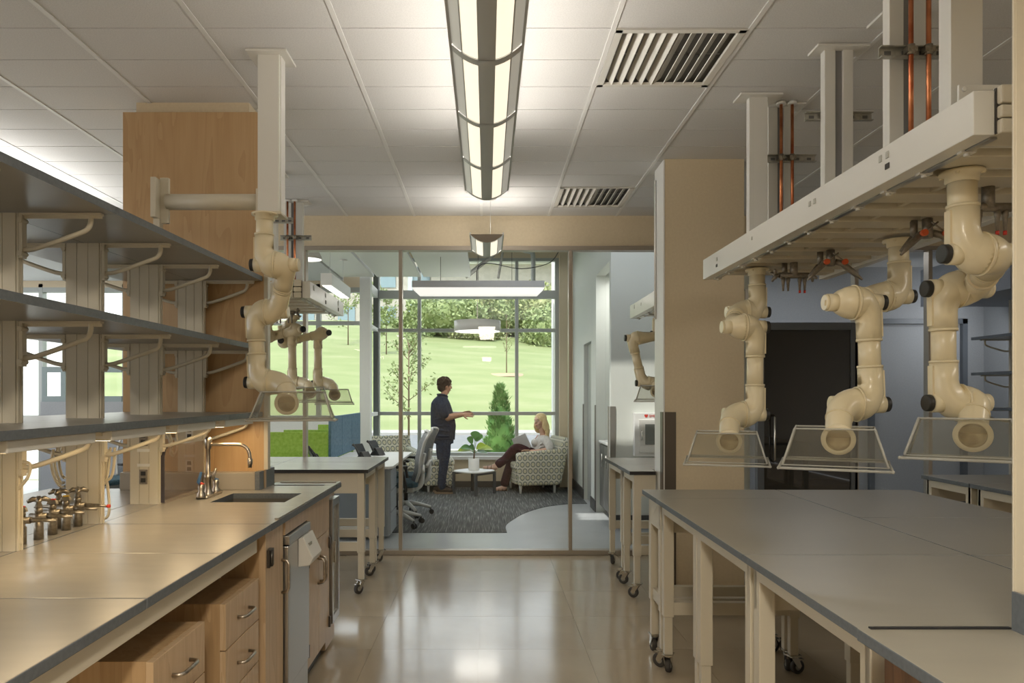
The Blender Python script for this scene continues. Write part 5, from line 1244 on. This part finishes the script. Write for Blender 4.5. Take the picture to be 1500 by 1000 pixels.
tag(MB().tube(smooth_path([(.0,10,3.68), (.4,10,3.55), (.9,10,3.53), (1.2,10,3.62)], 6), .010, 6).build('conduit', M_['white']), 'white conduit running under the roof deck', 'pipe')
# ------------------------------------------------------------------ shelves in the right room
rs_ = thing('wall_shelving', 'grey wall shelves on brackets in the far right room', 'shelving', (5.3, 7.6, 0))
for z in (2.06, 1.69, 1.33):
    MB().box(5.10, 5.42, 6.75, 7.60, z-.03, z, 0, 1).build('shelf_board', [M_['shelf'], M_['edge']], rs_, .002)
    for y in (6.95, 7.50):
        MB().box(5.14, 5.42, y-.011, y+.011, z-.040, z-.031).tube(smooth_path([(5.42,y,z-.15), (5.37,y,z-.148), (5.21,y,z-.10), (5.18,y,z-.075), (5.18,y,z-.04)], 4), .009, 8).build('shelf_bracket', M_['cream'], rs_)
for y in (6.95, 7.50): MB().box(5.425, 5.56, y-.03, y, 0, 2.44).build('post', M_['cream'], rs_)
# ------------------------------------------------------------------ people
def remesh_obj(mb, name, m, parent, vox=.006, sm=6):
    o = mb.build(name, m, parent)
    r_ = o.modifiers.new('remesh', 'REMESH'); r_.mode = 'VOXEL'; r_.voxel_size = vox; r_.use_smooth_shade = True
    s = o.modifiers.new('smooth', 'SMOOTH'); s.factor = .5; s.iterations = sm
    return o
def limb(b, pts, rs, sy=1.0, seg=14):
    ptsS = smooth_path(pts, 5); n = len(pts)-1; rr = []
    for i in range(n):
        for k in range(5): t = k/5; rr.append(rs[i]*(1-t)+rs[i+1]*t)
    rr.append(rs[-1]); b.tube(ptsS, rr, seg, sy=sy); b.ell(pts[0], (rs[0],)*3, 12, 8); b.ell(pts[-1], (rs[-1],)*3, 12, 8)
def torso(b, secs, seg=20):
    """secs: (centre, half width along wx, half depth, yaw)"""
    vs = []; n = len(secs)
    for c, hw, hd, yaw in secs:
        for k in range(seg):
            a = 2*PI*k/seg; x, y = hw*math.cos(a), hd*math.sin(a)
            vs.append(Vector(c)+Vector((x*math.cos(yaw)-y*math.sin(yaw), x*math.sin(yaw)+y*math.cos(yaw), 0)))
    fs = [(i*seg+k, i*seg+(k+1)%seg, (i+1)*seg+(k+1)%seg, (i+1)*seg+k) for i in range(n-1) for k in range(seg)]
    fs += [tuple(range(seg))[::-1], tuple((n-1)*seg+k for k in range(seg))]; b.add(vs, fs)
def hand(b, wrist, d, nrm, sc=1.0, spread=.16, curl=.5, thumb_side=1):
    d = Vector(d).normalized(); nrm = (Vector(nrm)-d*Vector(nrm).dot(d)).normalized(); s = d.cross(nrm)
    w = Vector(wrist); R = Matrix((s, d, nrm)).transposed()
    b.ell(w+d*.045*sc, (.040*sc, .052*sc, .016*sc), 12, 8, R=R)
    for k, (off, ln) in enumerate(((-.030,.068),(-.010,.078),(.011,.073),(.030,.056))):
        base = w+s*off*sc+d*.082*sc; dv = (d+s*off*spread*20*.25).normalized()
        p1 = base+dv*ln*.5*sc-nrm*curl*.010*sc; p2 = p1+(dv-nrm*curl*.9).normalized()*ln*.5*sc
        b.tube([base-dv*.02*sc, base, p1, p2], [.0085*sc,.0085*sc,.0075*sc,.006*sc], 8); b.ell(p2, (.006*sc,)*3, 6, 4)
    tb0 = w+d*.02*sc-s*thumb_side*.028*sc; t1 = tb0+(d*.6-s*thumb_side*.9).normalized()*.034*sc; t2 = t1+(d-s*thumb_side*.35-nrm*.2).normalized()*.030*sc
    b.tube([tb0, t1, t2], [.012*sc,.0095*sc,.0075*sc], 8)
def head(b, c, yaw, pitch=0, s=1.0, nose=1.0):
    """faces local +X rotated by yaw"""
    R = (Matrix.Rotation(yaw, 3, 'Z') @ Matrix.Rotation(-pitch, 3, 'Y')); c = Vector(c)
    f = lambda x, y, z: c + R @ Vector((x, y, z))*s
    b.ell(f(-.012,0,.025), (.098*s,.077*s,.098*s), 18, 12, R=R)
    b.ell(f(.012,0,-.030), (.070*s,.058*s,.082*s), 16, 12, R=R)
    b.ell(f(.040,0,-.088), (.030*s,.030*s,.022*s), 10, 8, R=R)
    b.tube([f(.078,0,.028), f(.098,0,-.010), f(.104,0,-.022)], [.008*s,.013*s,.012*s], 8)
    b.ell(f(.076,0,.045), (.016*s,.050*s,.010*s), 10, 6, R=R)
    b.ell(f(.072,0,-.052), (.016*s,.026*s,.010*s), 10, 6, R=R)
    for q in (-1, 1):
        b.ell(f(-.005, q*.078, -.004), (.018*s,.008*s,.032*s), 10, 8, R=R)
        b.ell(f(.058, q*.040, -.022), (.022*s,.020*s,.022*s), 8, 6, R=R)
    return f, R
def face_bits(f, R, s, parent, lip, brow):
    for q in (-1, 1):
        e = MB().ell(f(.077, q*.030, .018), (.009*s,.012*s,.008*s), 10, 8, R=R).build('eye', mat('eye_white', (.75,.73,.70), .3), parent)
        MB().ell(f(.085, q*.030, .018), (.003*s,.0055*s,.0055*s), 8, 6, R=R).build('pupil', M_['black'], e)
        MB().tube([f(.084, q*.014, .038), f(.088, q*.030, .043), f(.078, q*.048, .036)], .0035*s, 6).build('eyebrow', brow, parent)
    MB().tube([f(.080,-.022,-.048), f(.089,0,-.052), f(.080,.022,-.048)], [.003*s,.006*s,.003*s], 8).build('lips', lip, parent)
skin1 = speckle(mat('tan_skin', (.36,.19,.115), .55), (.33,.17,.10), (.40,.22,.13), 25)
skin2 = speckle(mat('fair_skin', (.62,.38,.28), .5), (.58,.35,.25), (.66,.42,.31), 25)
# --- man: seen from behind right, facing +X and a little away
man = thing('person', 'standing man in navy short sleeved shirt and jeans, hands held out', 'person', (-.64, 10.72, .006))
b = MB(); hy = .45
hc = (-.615, 10.74, 1.585)
f, R = head(b, hc, hy, -.10, 1.0)
limb(b, [(-.650,10.71,1.40), (-.638,10.72,1.45), (-.625,10.73,1.50)], [.055,.054,.054])
torso(b, [((-.67,10.72,.95), .15,.17, 0), ((-.665,10.72,1.15), .14,.17, 0), ((-.67,10.72,1.30), .10,.15, 0), ((-.66,10.72,1.38), .05,.06, 0)])
# right arm (near camera) and left arm
el1 = (-.575, 10.545, 1.125); wr1 = (-.355, 10.60, 1.165)
limb(b, [(-.675,10.55,1.33), (-.64,10.51,1.24), el1], [.045,.048,.043])
limb(b, [el1, (-.47,10.57,1.15), wr1], [.050,.045,.030])
hand(b, wr1, (1,.15,.02), (.1,-.75,.6), 1.12, curl=.35, thumb_side=-1)
el2 = (-.545, 10.93, 1.13); wr2 = (-.36, 10.82, 1.18)
limb(b, [(-.675,10.89,1.33), (-.62,10.94,1.24), el2], [.045,.048,.043]); limb(b, [el2, (-.45,10.88,1.16), wr2], [.046,.038,.026])
hand(b, wr2, (1,-.3,.2), (.1,.6,.7), 1.0, curl=.35)
body = remesh_obj(b, 'body', skin1, man, .0055, 3)
face_bits(f, R, 1.0, man, mat('lips_brown', (.30,.12,.09), .5), M_['black'])
mh = speckle(mat('dark_brown_hair', (.025,.016,.011), .8), (.018,.011,.008), (.05,.032,.02), 90)
b = MB(); b.ell(f(-.026,0,.050), (.108,.092,.092), 18, 12, R=R); b.ell(f(-.060,0,-.012), (.066,.080,.078), 14, 10, R=R)
for k in range(110):
    a = rb.uniform(0, 2*PI); u = rb.uniform(-.5, 1); q = math.sqrt(1-u*u); x = -.026+.103*q*math.cos(a); yv = .088*q*math.sin(a); z = .050+.086*u
    if x > .035 and z < .075: continue
    b.ell(f(x, yv, z), (.019,)*3, 6, 5)
for q in (-1, 1): b.ell(f(.012, q*.076, .008), (.010,.012,.026), 8, 6, R=R)
remesh_obj(b, 'hair', mh, man, .006, 1)
msh = speckle(mat('navy_shirt', (.016,.025,.047), .85), (.013,.02,.038), (.026,.038,.064), 35, b=.1)
b = MB()
torso(b, [((-.645,10.72,.80), .170,.195, 0), ((-.645,10.72,.88), .178,.200, 0), ((-.645,10.72,1.00), .188,.200, 0), ((-.655,10.72,1.12), .180,.198, 0), ((-.675,10.72,1.25), .160,.205, 0), ((-.685,10.72,1.34), .140,.220, 0), ((-.680,10.72,1.40), .105,.175, 0), ((-.665,10.72,1.435), .078,.092, 0), ((-.655,10.72,1.455), .068,.075, 0)])
limb(b, [(-.685,10.54,1.36), (-.655,10.500,1.27), (-.620,10.505,1.185)], [.078,.078,.074])
limb(b, [(-.685,10.90,1.36), (-.64,10.945,1.27), (-.60,10.945,1.19)], [.078,.078,.072])
for k, (z, a) in enumerate(((.93,.3),(1.02,-.2),(1.10,.4),(.86,0),(1.2,.2))): b.tube([(-.80+.02*k, 10.56, z), (-.68, 10.510, z+a*.05), (-.53, 10.54, z-.01)], [.006,.012,.006], 6)
sh = remesh_obj(b, 'shirt', msh, man, .007, 3)
MB().tube(smooth_path([(-.72,10.665,1.455), (-.655,10.635,1.462), (-.60,10.665,1.445), (-.585,10.72,1.43), (-.61,10.79,1.45), (-.67,10.80,1.465), (-.73,10.76,1.465), (-.72,10.665,1.455)], 4), .014, 8).build('collar', msh, sh)
MB().tube([(-.475,10.60,.80), (-.463,10.62,.95), (-.478,10.64,1.12)], .006, 6).build('placket', msh, sh)
mj = speckle(mat('blue_denim', (.014,.024,.05), .9), (.010,.018,.038), (.026,.042,.078), 45, b=.1)
b = MB()
torso(b, [((-.64,10.72,.74), .145,.165, 0), ((-.64,10.72,.86), .155,.175, 0), ((-.64,10.72,.96), .150,.165, 0)])
limb(b, [(-.635,10.645,.84), (-.625,10.635,.62), (-.63,10.63,.46), (-.655,10.62,.26), (-.665,10.61,.10)], [.110,.095,.072,.064,.056])
limb(b, [(-.655,10.80,.84), (-.665,10.80,.62), (-.665,10.80,.46), (-.69,10.79,.26), (-.70,10.78,.10)], [.110,.095,.072,.064,.056])
for z, s in ((.49,.078),(.44,.076),(.13,.062),(.17,.064),(.60,.094)): b.tube([(-.70,10.60,z+.01), (-.63,10.555+.09-s,z), (-.57,10.60,z+.012)], [.004,.010,.004], 6)
remesh_obj(b, 'jeans', mj, man, .007, 3)
for y, nm, x in ((10.61, 'shoe', -.665), (10.78, 'shoe', -.70)):
    b = MB(); b.ell((x+.045,y,.055), (.135,.048,.042), 16, 10); b.ell((x-.02,y,.080), (.060,.046,.050), 12, 8); b.ell((x+.11,y-.0,.045), (.075,.050,.032), 12, 8)
    so = remesh_obj(b, nm, speckle(mat('dark_brown_shoe', (.035,.024,.018), .6), (.03,.02,.015), (.05,.035,.025), 40), man, .006, 2)
    pts = [(x+.05+.155*math.cos(2*PI*k/24), y+.053*math.sin(2*PI*k/24)) for k in range(24)]
    MB().prism(pts, .008, .034, 'z').build('sole', mat('tan_sole', (.22,.15,.09), .7), so, .004)
for _n in ('navy_shirt', 'dark_brown_hair'): B(bpy.data.materials[_n]).inputs['Specular IOR Level'].default_value = .12
# --- woman seated
wo_ = thing('person', 'seated blonde woman in pale top and burgundy trousers holding a tablet', 'person', (.6, 10.95, .45))
b = MB(); whc = (.80, 10.93, 1.055)
f, R = head(b, whc, PI+.75, -.10, .93)
limb(b, [(.86,10.97,.83), (.845,10.96,.90), (.825,10.945,.97)], [.055,.046,.047])
torso(b, [((.78,10.97,.52), .11,.14,.2), ((.82,10.97,.65), .10,.13,.2), ((.86,10.98,.78), .09,.15,.2), ((.86,10.98,.85), .05,.07,.2)])
eR = (.92, 10.72, .645); wR = (.655, 10.74, .62)     # near arm, resting on the arm of the chair
limb(b, [(.885,10.80,.79), (.92,10.75,.71), eR], [.048,.043,.038]); limb(b, [eR, (.79,10.715,.625), wR], [.039,.033,.022])
hand(b, wR, (-1,.1,.15), (.1,.3,1), .92, curl=.7, thumb_side=1)
eL = (.80, 11.16, .62); wL = (.60, 11.04, .64)
limb(b, [(.86,11.13,.79), (.84,11.17,.70), eL], [.047,.041,.037]); limb(b, [eL, (.70,11.11,.63), wL], [.038,.032,.022])
hand(b, wL, (-1,-.2,.2), (.1,-.3,1), .92, curl=.7, thumb_side=-1)
# feet: raised foot (crossed leg) and floor foot
limb(b, [(.235,10.86,.43), (.16,10.84,.405), (.10,10.83,.385)], [.038,.036,.034]); limb(b, [(.13,10.83,.372), (.04,10.82,.362), (-.04,10.815,.372)], [.040,.036,.020])
limb(b, [(.27,10.93,.17), (.265,10.93,.10), (.27,10.93,.075)], [.036,.034,.038]); limb(b, [(.27,10.93,.055), (.19,10.91,.040), (.12,10.90,.032)], [.038,.036,.020])
remesh_obj(b, 'body', skin2, wo_, .0055, 3)
face_bits(f, R, .93, wo_, mat('lips_rose', (.55,.14,.12), .4), mat('fair_brow', (.30,.19,.10), .8))
mbh = mat('blonde_hair', (.74,.56,.28), .5)
nh = N(mbh, 'ShaderNodeTexNoise', Scale=3, Detail=5); L(mbh, coords(mbh, (30,30,2)), nh.inputs['Vector'])
rr = ramp(mbh, nh.outputs['Fac'], [(.3, (.52,.35,.14)), (.6, (.80,.62,.34))]); L(mbh, rr.outputs[0], B(mbh).inputs['Base Color'])
b = MB(); b.ell(f(-.032,0,.045), (.102,.090,.088), 18, 12, R=R); b.ell(f(-.058,0,-.02), (.068,.085,.10), 14, 10, R=R)
for q in (-1, 1):
    for k, (x, yv, r0) in enumerate([(-.005,.084,.022),(-.025,.085,.028),(-.06,.075,.030),(-.085,.045,.030)]):
        w0 = .026*math.sin(k*2.1+1); ln = (.25 if q > 0 else .15)+.012*k
        limb(b, [f(x*.8, q*yv*.82, .075), f(x, q*yv*1.04, .0), f(x-.005+w0, q*(yv*1.12), -.09), f(x-.02-w0, q*(yv*1.25), -.17), f(x-.01+w0, q*(yv*1.22), -ln)], [r0*.8, r0, r0*1.05, r0*1.1, r0*.5])
limb(b, [f(-.09,0,.02), f(-.105,0,-.10), f(-.095,0,-.24)], [.045,.05,.035])
remesh_obj(b, 'hair', mbh, wo_, .006, 2)
mtp = speckle(mat('pale_top', (.62,.60,.57), .85), (.58,.56,.53), (.67,.65,.62), 40, b=.1)
b = MB()
torso(b, [((.75,10.96,.50), .140,.170,.2), ((.78,10.965,.58), .135,.165,.2), ((.81,10.97,.67), .128,.158,.2), ((.825,10.975,.74), .135,.165,.2), ((.85,10.98,.80), .105,.180,.2), ((.865,10.985,.835), .07,.13,.2), ((.862,10.98,.85), .058,.075,.2)])
for q in (-1, 1): b.ell((.735, 10.955+q*.070, .735), (.062,.062,.058), 12, 10)
limb(b, [(.885,10.815,.785), (.925,10.745,.72), (.935,10.705,.665)], [.066,.066,.060]); limb(b, [(.87,11.13,.785), (.85,11.175,.70), (.82,11.17,.65)], [.064,.062,.056])
for k in range(4): b.tube([(.71+.03*k,10.83,.55+.045*k), (.80,10.805,.57+.05*k), (.90,10.82,.60+.05*k)], [.005,.009,.005], 6)
remesh_obj(b, 'top', mtp, wo_, .0065, 3)
MB().tube(smooth_path([(.77,10.885,.855), (.735,10.93,.80), (.745,10.975,.80), (.79,11.03,.85)], 4), .003, 5).build('necklace', M_['copper'], wo_)
mbt = speckle(mat('burgundy_trousers', (.040,.010,.016), .75), (.030,.008,.012), (.058,.016,.024), 40, b=.1)
b = MB()
torso(b, [((.74,10.97,.455), .15,.165,.2), ((.75,10.97,.53), .15,.165,.2), ((.76,10.97,.60), .13,.15,.2)])
limb(b, [(.70,10.88,.55), (.56,10.86,.61), (.45,10.85,.655), (.37,10.85,.60), (.285,10.85,.50), (.185,10.84,.425)], [.105,.092,.074,.070,.064,.066])
limb(b, [(.70,11.04,.53), (.54,11.01,.53), (.42,10.98,.52), (.36,10.96,.40), (.31,10.94,.27), (.275,10.93,.13)], [.105,.090,.072,.068,.064,.070])
remesh_obj(b, 'trousers', mbt, wo_, .007, 3)
for k, (a, c, d_) in enumerate((((.11,10.83,.352), (-.05,10.815,.350), -.2), ((.29,10.93,.010), (.11,10.90,.010), 0))):
    a, c = Vector(a), Vector(c); so = MB().tube([a+Vector((.02,0,.004)), a.lerp(c,.4), a.lerp(c,.8), c], [.030,.030,.034,.020], 10, sy=.30).build('sandal', mat('brown_leather', (.12,.05,.03), .5), wo_)
    for u in (.3, .62): p = a.lerp(c, u); MB().tube(smooth_path([p+Vector((0,-.036,.0)), p+Vector((.005,-.034,.032)), p+Vector((.01,0,.055)), p+Vector((.005,.034,.032)), p+Vector((0,.036,0))], 4), .005, 6).build('strap', bpy.data.materials['brown_leather'], so)
tbm = thing('tablet', 'pale grey tablet held up in the seated woman\'s hands', 'tablet', (.5, 10.9, .6))
Mx = Matrix.Translation((.525, 10.87, .735)) @ Matrix.Rotation(-.45, 4, 'Y') @ Matrix.Rotation(1.0, 4, 'Z')
MB().box(-.006, .006, -.13, .13, -.115, .115, M=Mx).build('case', mat('pale_grey_case', (.46,.46,.46), .5), tbm, .003)
MB().box(.006, .0075, -.118, .118, -.103, .103, M=Mx).build('screen', mat('tablet_screen', (.03,.03,.035), .15), tbm)

for _n in ('blue_denim', 'burgundy_trousers', 'pale_top', 'oval_pattern_fabric', 'dark_brown_shoe'): B(bpy.data.materials[_n]).inputs['Specular IOR Level'].default_value = .12
